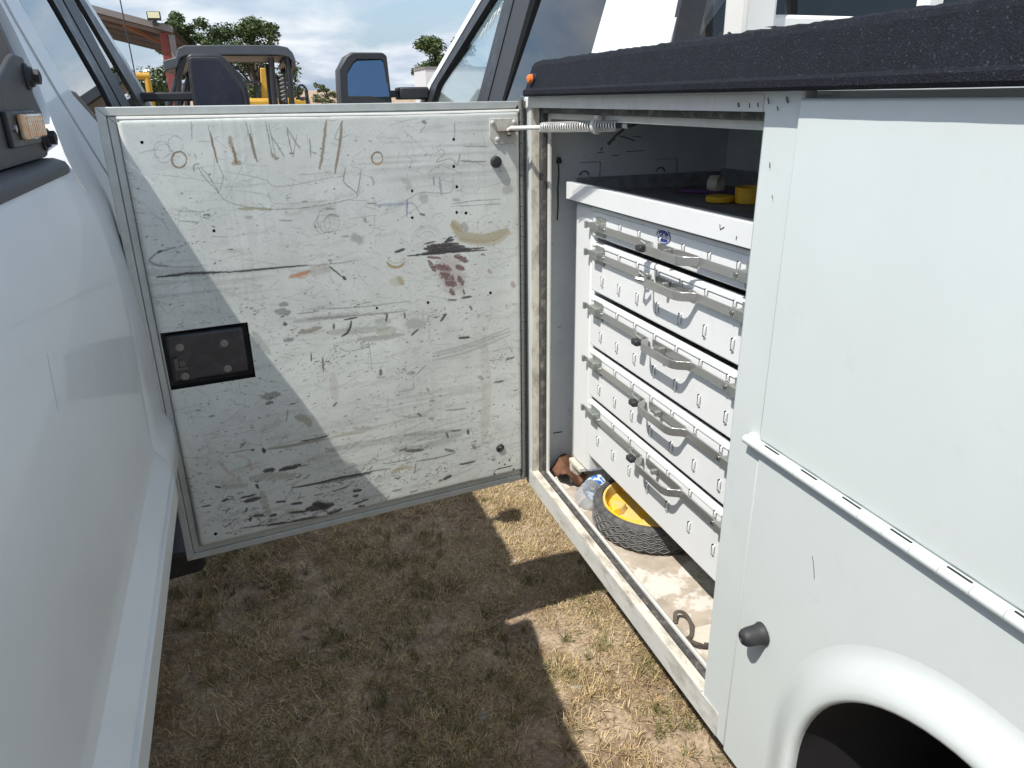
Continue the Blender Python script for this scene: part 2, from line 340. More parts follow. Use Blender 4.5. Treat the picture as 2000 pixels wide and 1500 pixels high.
def blades(name, label, r, x, y, d, lmin, lmax, wid, flat0, flat1, pal):
    n = len(x)
    L = r.uniform(lmin,lmax,n)*(.7+.8*d); az = r.uniform(0,2*np.pi,n); el = np.radians(r.uniform(flat0,flat1,n))
    dx, dy = np.cos(az)*np.cos(el), np.sin(az)*np.cos(el); dz = np.sin(el)
    px, py = -np.sin(az), np.cos(az); w = wid*r.uniform(.6,1.3,n)
    z = gz(x,y)*(np.where((np.abs(x)<2.1)&(y<4.1)&(y>-1.1),1,.3))+GZ0+.001
    bend = r.uniform(-.25,.55,n); cur = r.uniform(-.5,.5,n)
    V = np.zeros((n,5,3),np.float32)
    V[:,0] = np.stack([x-px*w,y-py*w,z],1); V[:,1] = np.stack([x+px*w,y+py*w,z],1)
    mx_, my_, mz_ = x+dx*L*.5+px*cur*L*.15, y+dy*L*.5+py*cur*L*.15, z+dz*L*.55+.002
    V[:,2] = np.stack([mx_+px*w*.8,my_+py*w*.8,mz_],1); V[:,3] = np.stack([mx_-px*w*.8,my_-py*w*.8,mz_],1)
    V[:,4] = np.stack([x+dx*L+px*cur*L*.5,y+dy*L+py*cur*L*.5,np.maximum(z+dz*L*(1-bend*.8),z+.002)],1)
    me = bpy.data.meshes.new(name); me.vertices.add(n*5); me.vertices.foreach_set('co', V.ravel())
    me.loops.add(n*7); me.polygons.add(n*2)
    bidx = np.arange(n)[:,None]*5; loops = (bidx+np.array([[0,1,2,3,3,2,4]])).ravel().astype(np.int32)
    me.loops.foreach_set('vertex_index', loops)
    ls = (np.arange(n)[:,None]*7+np.array([[0,4]])).ravel().astype(np.int32); me.polygons.foreach_set('loop_start', ls)
    me.update(calc_edges=True); me.validate()
    ca = me.color_attributes.new('col','FLOAT_COLOR','POINT'); P = np.array(pal)
    ci = r.integers(0,len(P),n); c = P[ci]*r.uniform(.7,1.25,(n,1)); C4 = np.ones((n,5,4),np.float32); C4[:,:,:3] = c[:,None,:]
    ca.data.foreach_set('color', C4.ravel())
    o = bpy.data.objects.new(name, me); col.objects.link(o); me.materials.append(m_grass)
    return tag(o, label, 'grass', kind='stuff')
m_grass = vcol_mat('grass_blades', rough=.7, noise=.1, spec=.2)
straw = [(.64,.50,.28),(.52,.37,.20),(.38,.26,.15),(.72,.60,.38),(.28,.18,.11),(.58,.46,.24),(.44,.35,.17)]
green = [(.14,.155,.05),(.11,.12,.04),(.21,.20,.07),(.33,.28,.12),(.09,.09,.04)]
grass('dry_grass', 'matted straw coloured dry grass on the ground between the trucks', 190000, -.9,1.5,.5,3.6, .008,.032,.0008,2,40, straw+green[2:4], .38, 3, 5)
dark_straw = [(.20,.13,.08),(.26,.18,.11),(.15,.10,.065),(.34,.26,.15)]
tufts('straw_tufts', 'small bleached straw tufts on the trodden ground between the trucks', 2200, -.9,1.5,.5,3.6, 12,44, .006,.040, .012,.045,.0009,4,50, straw+dark_straw, .40, 31, 4)
tufts('green_grass', 'small dark green grass tufts among the dry straw', 1150, -.9,1.5,.5,3.6, 8,46, .006,.040, .010,.038,.0009,18,72, green, .46, 9, 3)
grass('field_grass', 'dry grass of the yard around and ahead of the trucks', 60000, -9,9,-4,16, .04,.12,.003,15,70, straw+green[:2], .36, 21, 1.2, True)
# pebbles lying in the grass
def pebble(x, y, r, c):
    bm = bmesh.new(); bmesh.ops.create_icosphere(bm, subdivisions=2, radius=1)
    for v in bm.verts:
        k = 1+.22*math.sin(v.co.x*3+x*9)+.15*math.sin(v.co.y*4+y*7); v.co = Vector((v.co.x*r*k*1.3, v.co.y*r*k, v.co.z*r*.45*k))
    me = bpy.data.meshes.new('pebble'); bm.to_mesh(me); bm.free()
    for p in me.polygons: p.use_smooth = True
    o = bpy.data.objects.new('pebble', me); col.objects.link(o); me.materials.append(c); o.location = (x,y,GZ0+ground_z(x,y)+r*.2); return o
m_stone = mat('pale_stone', (.36,.34,.31), .9, noise=.35, nscale=60)

# ================================================================== SERVICE TRUCK (right)
A = .63                                   # plane of the body side
ST = thing('service_truck', 'white utility service truck with open side compartment door and black coated top', 'truck', (1.815, .6, 0))
def ring(mb, yo0, yo1, zo0, zo1, yi0, yi1, zi0, zi1, x0, x1, ch=0.0):
    """rectangular frame in the y-z plane between x0 and x1, top rear corner of the opening chamfered"""
    o = [(yo0,zo0),(yo1,zo0),(yo1,zo1),(yo0,zo1)]
    i = [(yi0,zi0),(yi1,zi0),(yi1,zi1),(yi0,zi1)]
    vs = [(x0,a,b_) for a,b_ in o+i]+[(x1,a,b_) for a,b_ in o+i]
    fs = []
    for k in range(4):
        n = (k+1)%4
        fs += [(k,n,4+n,4+k), (8+k,12+k,12+n,8+n), (k,8+k,8+n,n), (4+k,4+n,12+n,12+k)]
    return mb.add(vs, fs)
ring(MB(), .7765,1.745,.545,1.5900, .850,1.722,.600,1.560, A,A+.020).build('opening_frame', m_body, ST, bevel=.003)
ring(MB(), .835,1.735,.585,1.568, .856,1.708,.6015,1.548, A+.021,A+.036).build('rubber_seal', m_seal, ST, bevel=.004)
ring(MB(), .80,1.74,.56,1.572, .862,1.699,.6045,1.535, A+.0365,A+.044).build('inner_flange', m_header, ST, bevel=.002)
# worn faces of sill, header and front post, thin cover strips a little proud
MB().box(A-.0025,A+.018,.852,1.7205,.5985,.6025).build('sill_cover', m_worn, ST, bevel=.001)
MB().box(A-.002,A-.0003,.80,1.742,.548,.598).build('sill_face', mat('sill_face_paint',(.60,.61,.59),.5,noise=.12,nscale=18,dirt=(.24,.20,.15),dscale=26,dlo=.52,dhi=.72,damt=.75,stretch=(1,.35,1)), ST, bevel=.0008)
MB().box(A-.001,A+.0195,1.7205,1.7235,.60,1.559).build('post_cover', m_worn, ST)
MB().box(A-.0015,A-.0003,.852,1.74,1.5605,1.582).build('header_face', m_header, ST)
# compartment interior
MB().box(A+.046,1.188,1.742,1.754,.560,1.583).build('front_wall', m_inner, ST)
MB().box(1.188,1.200,.74,1.754,.560,1.583).build('back_wall', m_inner, ST)
MB().box(A+.022,1.188,.742,.754,.560,1.583).build('rear_wall', m_inner, ST)
MB().box(A+.022,1.200,.742,1.754,1.5832,1.5842).build('compartment_ceiling', m_inner, ST)
MB().box(A+.022,1.188,.754,1.742,.560,.578).build("compartment_floor", m_floor, ST)
MB().box(.70,.90,.86,1.02,.5782,.5812).build("floor_patch", mat('pale_floor_patch',(.62,.58,.50),.8,noise=.2,nscale=20,dirt=(.4,.34,.27),dscale=20,dlo=.5,dhi=.62,damt=.6), ST)
chip_w = mat('dark_scuff',(.05,.052,.056),.8,noise=.5,nscale=90,dark=(.22,.24,.25))
# scored outlines and hooks on the front wall
for (x, w_) in ((.764,.056),(.979,.061)):
    m = MB(); m.box(x,x+w_,1.7395,1.7418,1.4299,1.4309); m.box(x+w_-.001,x+w_,1.7395,1.7418,1.380,1.4299); m.build('scored_outline', chip_w, ST)
    m = MB(); m.tube([(x+.012+.012*math.cos(t), 1.738, 1.400+.010*math.sin(t)) for t in np.linspace(0,math.pi,9)], .0013, 6); m.build('wire_hook', m_black, ST)
m = MB()
for (x0,z0,x1,z1,w_) in ((0.889,1.512,0.927,1.522,.010),(0.856,1.488,0.889,1.511,.006),(0.840,1.471,0.858,1.487,.008),(0.871,1.490,0.902,1.482,.003),(0.902,1.481,0.914,1.478,.004),(0.810,1.452,0.830,1.453,.002),(0.891,1.452,0.943,1.453,.002),(0.820,1.457,0.825,1.465,.003),(0.851,1.444,0.871,1.444,.002),(0.907,1.488,0.932,1.487,.002)):
    m.obox((x0,1.7412,z0),(x1,1.7412,z1),w_,.0008,up=(0,1,0))
m.build('scuff_marks', chip_w, ST)
m = MB(); m.obox((.700,1.7412,.700),(.727,1.7412,.700),.0025,.0008,up=(0,1,0)); m.build('scuff_line', m_black, ST)
# wire / dangling cord by the front post
m = MB(); m.tube([(.706,1.739,1.436),(.707,1.736,1.406),(.705,1.737,1.375),(.706,1.737,1.324),(.704,1.737,1.293)], .0016, 6); m.lathe([(.006,0),(.007,.006),(.004,.014)],(.706,1.735,1.431),(0,0,1),10); m.build('dangling_cord', m_rubber, ST)

# ---- upper rear panel, hinge strip, fender panel
MB().box(A-.007,A+.02,-2.2,.7755,1.128,1.5765).build('upper_panel', m_body, ST, bevel=.0035)
hm_ = MB(); hm_.box(A-.006,A+.004,-2.2,.800,1.110,1.1275); hinge = hm_.build('piano_hinge', m_body, ST, bevel=.0015)
kn = MB(); kn.tube([(A-.0095,0,1.1190),(A-.0095,.0368,1.1190)], .0066, 12); k0 = kn.build('hinge_knuckle', m_body, hinge)
sl = MB(); sl.box(A-.0225,A-.0042,.0363,.0373,1.110,1.1255)
slot = MB().box(A-.0088,A-.0066,.004,.033,1.1248,1.1262).build('hinge_slot', m_black, hinge)
k0.location = (0,.763,0); slot.location = (0,.726,0)
for i in range(1, 52):
    copy_at(k0, (0,-.0375*i,0))
    if i % 2 == 0: copy_at(slot, (0,-.0375*i,0))
YC, RO, RI = .135, .298, .236              # wheel opening: rounded corners of radius RI joined by a level top
def arch(r_, n=20):
    P_ = [(.37+r_, .50)]+[(.37+r_*math.cos(t), .708+r_*math.sin(t)) for t in np.linspace(0, math.pi/2, n)]
    return P_+[(-.10+r_*math.cos(t), .708+r_*math.sin(t)) for t in np.linspace(math.pi/2, math.pi, n)]+[(-.10-r_, .50)]
a_o = arch(RO); a_o[0] = (a_o[0][0],.545); a_o[-1] = (a_o[-1][0],.545)
poly = [(.7745,.545),(.7745,1.1095),(-.60,1.1095),(-.60,.545)]+a_o[::-1]
m = MB(); m.prism(poly, lambda a,b_,t: (A-.004+t,a,b_), .02); m.build('fender_panel', m_body, ST, bevel=.0025)
prof = [(RO+.004,A-.0045),(RO-.006,A-.0055),(RO-.016,A-.0100),(RO-.026,A-.0165),(RO-.036,A-.0220),(RO-.046,A-.0258),(RO-.055,A-.0262),(RI+.003,A-.0245),(RI,A-.018),(RI+.0005,A-.010)]
rowsA = [arch(r_) for r_,x in prof]; k = len(prof); nA = len(rowsA[0]); m = MB()
m.add([(prof[q][1], rowsA[q][i][0], rowsA[q][i][1]) for i in range(nA) for q in range(k)], [(i*k+q, i*k+q+1, (i+1)*k+q+1, (i+1)*k+q) for i in range(nA-1) for q in range(k-1)], True); m.build('fender_flare', m_body, ST, ang=80)
rl = arch(RI+.001); m = MB(); m.add([(x,y,z) for y,z in rl for x in (A-.012,1.12)], [(2*i,2*i+1,2*i+3,2*i+2) for i in range(nA-1)], True)
m.add([(1.12,y,z) for y,z in rl], [tuple(range(nA))]); m.build('wheel_well_liner', m_black, ST)
MB().box(A-.004,A+.016,-2.2,-.6015,.545,1.1095).build('rear_panel', m_body, ST, bevel=.0025)
# rubber door bumper on the fender panel
m = MB(); m.lathe([(.0170,0),(.0175,.003),(.0158,.006),(.0148,.012),(.0142,.024),(.0128,.031),(.0095,.0350),(.0045,.0362),(.0035,.0345),(.001,.0345)], (A-.004,.716,.836), (-1,.10,-.08), 24); m.build('rubber_bumper', m_rubber, ST)
# paint chips and hair-line scratches on the stile and panels
chip = mat('bare_primer_chip', (.10,.10,.10), .7)
m = MB()
for (y,z,dy,dz,w_) in ((.905,1.571,.003,.005,.0030),(.880,1.571,.002,.006,.0010),(.862,1.571,.002,.005,.0014),(.842,1.577,.003,.007,.0014),(.806,1.578,.004,.007,.0022),(.822,1.567,.003,.005,.0012),(.824,1.50,.0005,.007,.0007),(.812,1.46,.001,.004,.0006)):
    m.obox((A-.0022,y,z),(A-.0022,y-dy,z-dz),w_,.0008,up=(1,0,0))
m.build('paint_chips', chip, ST)
m = MB()
for (y,z,dy,dz) in ((.645,1.018,.010,.030),(.590,.860,.012,-.022)):
    pts = [(A-.0048, y-dy*t, z-dz*t+.004*math.sin(t*3)) for t in np.linspace(0,1,7)]
    m.tube(pts, .0004, 5)
m.build('hairline_scratches', chip, ST)

# ---- black sprayed top ledge
rj = np.random.default_rng(5)
def ledge_jit(t, j, p, q):
    a = .0010*math.sin(t*31+j*1.7)+.0008*math.sin(t*97+j*2.9)
    if j in (5,6,7): return p+a*.15+rj.normal(0,.0002), q+a*.4+rj.normal(0,.0007)*(j>5)
    return p+a*.06, q+a*.06
prof = [(.640,1.5845),(.606,1.5850),(.6025,1.589),(.6030,1.597),(.6100,1.6015),(.6260,1.648),(.6320,1.656),(.646,1.660),(.80,1.662),(.80,1.60)]
m = MB(); m.extrude(prof, 'y', -2.2, 1.705, n=420, closed=True, jit=ledge_jit); m.build('coated_top_ledge', m_liner, ST, ang=14)
# light metal edge under the ledge at the front end
MB().box(.612,.66,1.690,1.748,1.5838,1.5862).build('ledge_end_plate', m_zinc, ST)
m = MB(); m.lathe([(.0105,0),(.0105,.003),(.0095,.005),(.009,.009),(.005,.012),(.001,.013)], (.6120,1.668,1.6205), (-1,0,.12), 20); mk = m.build('marker_light', m_amber, ST)
MB().lathe([(.0125,-.006),(.0125,.002),(.0110,.003)], (.6125,1.668,1.6205), (-1,0,.12), 20).build('marker_bezel', m_rubber, mk)
# torn liner flakes on the ledge
m = MB()
for i in range(9):
    y = rj.uniform(.80,1.12); x = rj.uniform(.650,.72); l_ = rj.uniform(.010,.026); a = rj.uniform(-.6,.6); h = rj.uniform(.001,.005)
    m.add([(x,y,1.660),(x+.010,y+.004,1.660),(x+l_*math.sin(a)*.5,y+l_*math.cos(a),1.662+h),(x+.004,y+l_*.5,1.664+h*.4)], [(0,1,3),(0,3,2),(1,2,3)])
m.build('torn_liner_flakes', m_liner, ST)
# body core behind the panels: bed walls and underside, so the box is solid
MB().box(1.201,2.92,.30,1.74,.62,1.05).build('bed_floor', m_liner, ST)
MB().box(2.92,3.00,-2.2,1.74,.55,1.60).build('far_body_side', m_body, ST)
MB().box(1.201,2.92,-2.2,.30,.95,1.05).build('bed_floor_rear', m_liner, ST)
MB().box(A,1.20,1.7545,1.776,.545,1.5835).build('body_front_panel', m_body, ST, bevel=.003)
MB().box(.652,1.20,-2.2,.7415,1.129,1.5835).build('side_box_core', m_body, ST)

# ---- rack of white square tube behind the cab
RK = node_part('headache_rack', ST)
def rtube(p0, p1, w_=.062, up=(0,1,0)): return MB().obox(p0, p1, w_, w_, up).build('rack_tube', m_rack, RK, bevel=.006)
rtube((.819,1.17,1.660),(.819,1.17,2.06)); rtube((2.81,1.17,1.05),(2.81,1.17,2.06))
rtube((.851,1.17,1.694),(2.778,1.17,1.694),.026); rtube((.851,1.17,2.03),(2.778,1.17,2.03),.05)
rtube((1.16,.86,1.71),(1.16,.86,1.78),.05); rtube((1.07,.72,1.700),(1.30,1.14,1.745),.05)
m = MB()
for x in (1.2,1.55,1.9): m.obox((x,1.17,1.70),(x,1.17,2.0),.03,.03,(0,1,0))
m.build('rack_upright', m_rack, RK)

# ---- rear wheel
def wheel(parent, cx, cy, r, w_, side, rim_mat):
    W = node_part('wheel', parent); s_ = -side
    m = MB(); m.lathe([(r*.56,-w_*.42),(r*.80,-w_*.5),(r*.95,-w_*.46),(r,-w_*.34),(r,w_*.34),(r*.95,w_*.46),(r*.80,w_*.5),(r*.56,w_*.42)], (cx,cy,r), (1,0,0), 56, caps=False)
    for i in range(56):
        a = 2*math.pi*i/56
        for s in (-1,1):
            ca, sa = math.cos(a+s*.03), math.sin(a+s*.03); q = Vector((0,ca,sa)); t = Vector((0,-sa,ca))
            m.obox(Vector((cx+s*w_*.08,cy,r))+q*(r+.004), Vector((cx+s*w_*.40,cy,r))+q*(r+.003)+t*.02, r*.07, .014, up=q)
    m.build('tyre', m_tyre, W)
    m = MB(); m.lathe([(r*.58,-w_*.42),(r*.55,-w_*.40),(r*.50,w_*.05*s_),(r*.30,w_*.15*s_),(r*.12,w_*.22*s_),(.001,w_*.22*s_)], (cx,cy,r), (1,0,0), 40, caps=False); m.build('rim', rim_mat, W)
    m = MB()
    for i in range(8):
        a = 2*math.pi*i/8; m.lathe([(.011,0),(.011,.02),(.004,.024)], (cx+s_*w_*.12, cy+r*.22*math.cos(a), r+r*.22*math.sin(a)), (s_,0,0), 8)
    m.build('lug_nuts', m_steel, W)
    return W
wheel(ST, .86, YC, .39, .24, 1, m_steel); wheel(ST, 2.77, YC, .39, .24, -1, m_steel); wheel(ST, 1.10, 5.45, .39, .24, 1, m_steel); wheel(ST, 2.53, 5.45, .39, .24, -1, m_steel)
MB().box(1.35,1.45,-2.0,6.3,.45,.60).build('chassis_rail', m_black, ST); MB().box(2.18,2.28,-2.0,6.3,.45,.60).build('chassis_rail', m_black, ST)

# ---- cab of the service truck
CB = node_part('cab', ST)
def rc_x(y, z): return 1.0015+(z-1.58)*.28 if z > 1.40 else .951-(1.40-z)*.03
def gx(name, z): return .035*(z-1.50) if 'window' in name and 'seal' not in name else 0
def rpan(name, poly, mt, off=0., th=.03, parent=None, bevel=0):
    return MB().prism(poly, lambda a,b_,t: (rc_x(a,b_)+off+t+gx(name,b_), a, b_), th).build(name, mt, parent or CB, bevel=bevel)
def rpan2(name, poly, mt, off=0., th=.03):            # the far side, mirrored about x = 1.815
    return MB().prism(poly, lambda a,b_,t: (3.63-(rc_x(a,b_)+off+t+gx(name,b_)), a, b_), th).build(name, mt, CB)
ZT = 2.178
ZB = 1.512
doorl = [(1.82,.62),(4.75,.62),(4.75,ZB-.001),(1.82,ZB-.001)]
for f_ in (rpan, rpan2):
    f_('lower_door_panel', doorl, m_paint, .0, .05)
    f_('a_pillar', [(4.787,ZB),(4.59,1.662),(3.869,2.033),(3.536,ZT),(3.468,ZT),(3.774,2.022),(4.488,1.662),(4.651,ZB)], m_paint, .0, .05)
    f_('a_pillar_trim', [(4.651,ZB),(4.488,1.662),(3.774,2.022),(3.468,ZT),(3.40,ZT),(3.625,2.010),(4.345,1.662),(4.45,ZB)], m_plastic, .004, .04)
    f_('front_window', [(4.45,ZB),(4.345,1.662),(3.625,2.010),(3.42,2.10),(3.4,1.974),(3.454,ZB)], m_glass, .016, .005)
    f_('b_pillar', [(3.482,ZB),(3.454,1.607),(3.396,1.981),(3.332,ZT),(3.21,ZT),(3.257,1.961),(3.298,1.594),(3.305,ZB)], m_plastic, .002, .05)
    f_('b_pillar_rear', [(3.298,ZB),(3.291,1.594),(3.25,1.961),(3.203,ZT),(2.992,ZT),(3.046,1.942),(3.104,1.575),(3.114,ZB)], m_plast2, .006, .05)
    f_('rear_window', [(3.114,ZB),(3.104,1.575),(3.046,1.942),(3.019,2.110),(2.312,2.110),(2.288,1.857),(2.3,1.704),(2.312,ZB)], m_dark, .014, .005)
    f_('c_pillar_door_frame', [(2.319,ZB),(2.301,1.704),(2.29,1.857),(2.312,2.110),(3.019,2.110),(2.992,ZT),(2.203,ZT),(2.162,1.844),(2.17,1.701),(2.19,ZB)], m_paint, .004, .05)
    f_('cab_corner', [(2.184,ZB),(2.165,1.701),(2.157,1.844),(2.19,ZT),(1.822,ZT),(1.814,1.806),(1.812,1.702),(1.809,1.539),(1.809,ZB)], m_paint, .0, .06)
# front door window trim edge and weather strip
rpan('window_seal', [(2.19,ZB-.012),(4.65,ZB-.012),(4.65,ZB+.006),(2.19,ZB+.006)], m_plastic, -.006, .02)
# roof, rear wall with dark glass, windshield, hood
m = MB(); m.extrude([(1.160,ZT-.01),(1.20,ZT+.03),(1.40,ZT+.055),(1.815,ZT+.065),(2.23,ZT+.055),(2.43,ZT+.03),(2.47,ZT-.01)], 'y', 1.81, 3.56, n=1); m.build('roof', m_paint, CB)
MB().box(1.02,2.61,1.785,1.81,.62,1.60).build('cab_rear_wall', m_paint, CB)
m = MB(); m.add([(1.075,1.800,1.60),(2.555,1.800,1.60),(2.42,1.835,2.17),(1.21,1.835,2.17)], [(0,1,2,3)]); m.build('rear_glass', m_dark, CB)
m = MB(); m.obox((1.05,1.806,1.58),(1.175,1.835,2.17),.07,.02,(0,1,0)); m.build('rear_glass_trim', m_plastic, CB)
m = MB(); m.add([(1.00,4.79,ZB),(2.63,4.79,ZB),(2.45,3.54,ZT+.02),(1.18,3.54,ZT+.02)], [(0,1,2,3)]); m.build('windshield', m_glass, CB)
m = MB(); m.box(.97,2.66,4.82,6.55,1.05,1.42); m.build('hood', m_paint, CB, bevel=.08, seg=4)
m = MB(); m.box(.955,2.675,4.755,6.6,.55,1.049); m.build('front_fenders', m_paint, CB, bevel=.05, seg=3)
MB().box(1.0,2.6,1.83,4.7,.60,.64).build('cab_floor', m_black, CB)
m = MB(); m.box(1.06,2.55,1.9,2.25,.64,1.42); m.build('rear_seat', m_plastic, CB, bevel=.05)
for x in (1.12,1.95):
    m = MB(); m.box(x,x+.5,3.10,3.25,.64,1.45); m.box(x,x+.5,3.25,3.75,.64,.95); m.box(x+.12,x+.38,3.10,3.20,1.47,1.68); m.build('front_seat', m_plastic, CB, bevel=.03)
m = MB(); m.box(1.04,2.59,4.1,4.72,1.25,1.50); m.build('dashboard', m_plastic, CB, bevel=.05)
m = MB(); m.tube([(1.37+.19*math.cos(t),4.02+.06*math.sin(t),1.42+.18*math.sin(t)) for t in np.linspace(0,2*math.pi,28)[:-1]], .014, 8, closed=True); m.build('steering_wheel', m_plastic, CB)
# yard number brushed on the front window glass: 11516
def strokes(lines, fn, r_, name, mt, parent):
    m = MB()
    for l_ in lines: m.tube([fn(a,b_) for a,b_ in l_], r_, 5)
    return m.build(name, mt, parent)
DG = {'1':[[(.3,1),(.3,0)]],'5':[[(.9,1),(.2,1),(.15,.55),(.7,.6),(.8,.25),(.4,0),(.1,.1)]],'6':[[(.7,1),(.25,.6),(.15,.2),(.45,0),(.75,.2),(.6,.45),(.2,.35)]]}
def win_pt(a, b_):
    y, z = 3.74-a*.048-b_*.020, 1.845+b_*.042+a*.021
    return (rc_x(y,z)+.012+gx('window',z), y, z)
m_chalk = mat('white_paint_marker', (.82,.84,.84), .8)
for i, ch in enumerate('11516'): strokes([[(i*1.0+a, b_) for a,b_ in l_] for l_ in DG[ch]], win_pt, .0024, 'painted_digit', m_chalk, CB)
# towing mirror
MR = node_part('towing_mirror', ST)
def mir(poly, y0, y1, name, mt, bevel=0, seg=3): return MB().prism(poly, lambda a,b_,t: (a, y0+t, b_), y1-y0).build(name, mt, MR, bevel=bevel, seg=seg)
def mirg(poly, y0, name, mt, th_=.004): return MB().prism(poly, lambda a,b_,t: (a, y0-.10*(a-.65)+.13*(b_-1.60)+t, b_), th_).build(name, mt, MR)
mir([(.498,1.20),(.796,1.20),(.793,1.607),(.781,1.818),(.764,1.833),(.588,1.833),(.551,1.814),(.505,1.743),(.498,1.607)], 4.52, 4.68, 'mirror_housing', m_plast2, .016)
ring_o = [(.503,1.33),(.790,1.33),(.788,1.60),(.777,1.812),(.760,1.827),(.590,1.827),(.555,1.808),(.509,1.740),(.503,1.60)]
ring_i = [(.546,1.606),(.770,1.606),(.769,1.63),(.757,1.785),(.744,1.797),(.612,1.797),(.590,1.782),(.551,1.727),(.546,1.63)]
m = MB(); kq = len(ring_o); m.add([(a,4.485,b_) for a,b_ in ring_o]+[(a,4.485,b_) for a,b_ in ring_i]+[(a,4.5195,b_) for a,b_ in ring_o]+[(a,4.5195,b_) for a,b_ in ring_i],
    [f for i in range(kq) for f in ((i,(i+1)%kq,kq+(i+1)%kq,kq+i),(i,2*kq+i,2*kq+(i+1)%kq,(i+1)%kq),(kq+i,kq+(i+1)%kq,3*kq+(i+1)%kq,3*kq+i))]); m.build('mirror_bezel', m_plastic, MR, bevel=.003)
mirg([(.540,1.600),(.775,1.600),(.764,1.793),(.749,1.806),(.603,1.806),(.580,1.790),(.542,1.735)], 4.488, 'mirror_glass', m_mirror)
MB().obox((.79,4.59,1.615),(.90,4.59,1.615),.068,.038).build('mirror_arm', m_plastic, MR, bevel=.005)
m = MB(); m.box(.843,1.013,4.50,4.68,1.583,1.651); m.build('mirror_arm_base', m_plastic, MR, bevel=.010)

# ---- the open compartment door
HX = Vector((.63,1.759,0)); an = rad(83)
Uv = Vector((-math.sin(an),-math.cos(an),0)); Nv = Vector((math.cos(an),-math.sin(an),0))
FD = Matrix.Identity(4)
for i in range(3): FD[i][0] = Uv[i]; FD[i][1] = Nv[i]; FD[i][2] = (0,0,1)[i]; FD[i][3] = HX[i]
DR = node_part('compartment_door', ST); FR[DR.name] = FD
DW, DZ0, DZ1 = .910, .562, 1.575
MB().box(.010,DW,-.034,-.028,DZ0,DZ1).build('outer_skin', m_body, DR, bevel=.002)
# rim: mitred strips round the free edge, top and bottom
def strip(name, u0,z0,u1,z1, w_, wa, wb, inward, mt, bev=.002):
    """mitred strip along one edge; inward = (du,dz) unit towards the door centre"""
    d = Vector((u1-u0, z1-z0)).normalized(); i_ = Vector(inward)
    pts = [(u0,z0),(u1,z1),(u1-d.x*w_+i_.x*w_, z1-d.y*w_+i_.y*w_),(u0+d.x*w_+i_.x*w_, z0+d.y*w_+i_.y*w_)]
    return MB().prism(pts, lambda a,b_,t: (a, wa+t, b_), wb-wa).build(name, mt, DR, bevel=bev)
def rimset(o, w_, wa, wb, name, mt):
    strip(name, .012, DZ1-o, DW-o, DZ1-o, w_, wa, wb, (0,-1), mt)
    strip(name, DW-o, DZ1-o, DW-o, DZ0+o, w_, wa, wb, (-1,0), mt)
    strip(name, DW-o, DZ0+o, .012, DZ0+o, w_, wa, wb, (0,1), mt)
rimset(0, .0165, -.0275, .002, 'edge_trim', m_trim)
rimset(.0172, .0150, -.0275, -.001, 'inner_trim', m_trim)
# hinge side
hg = MB(); hg.box(.0,.0115,-.030,-.004,DZ0,DZ1); hg.build('hinge_leaf', mat('grimy_hinge',(.22,.22,.21),.5,metal=.4,noise=.3,nscale=60), DR)
kb = MB(); kb.tube([(.0165,.004,0),(.0165,.004,.0235)], .0062, 10); kk = kb.build('hinge_knuckle', mat('hinge_knuckle_steel',(.26,.26,.25),.5,metal=.5,noise=.3,nscale=80), DR); kk.location = (0,0,DZ0+.004)
for i in range(1, 41): copy_at(kk, (0,0,.0247*i))
MB().box(-.016,-.001,-.02,-.004,DZ0+.01,DZ1-.01).build('hinge_gap_strip', m_rubber, DR)

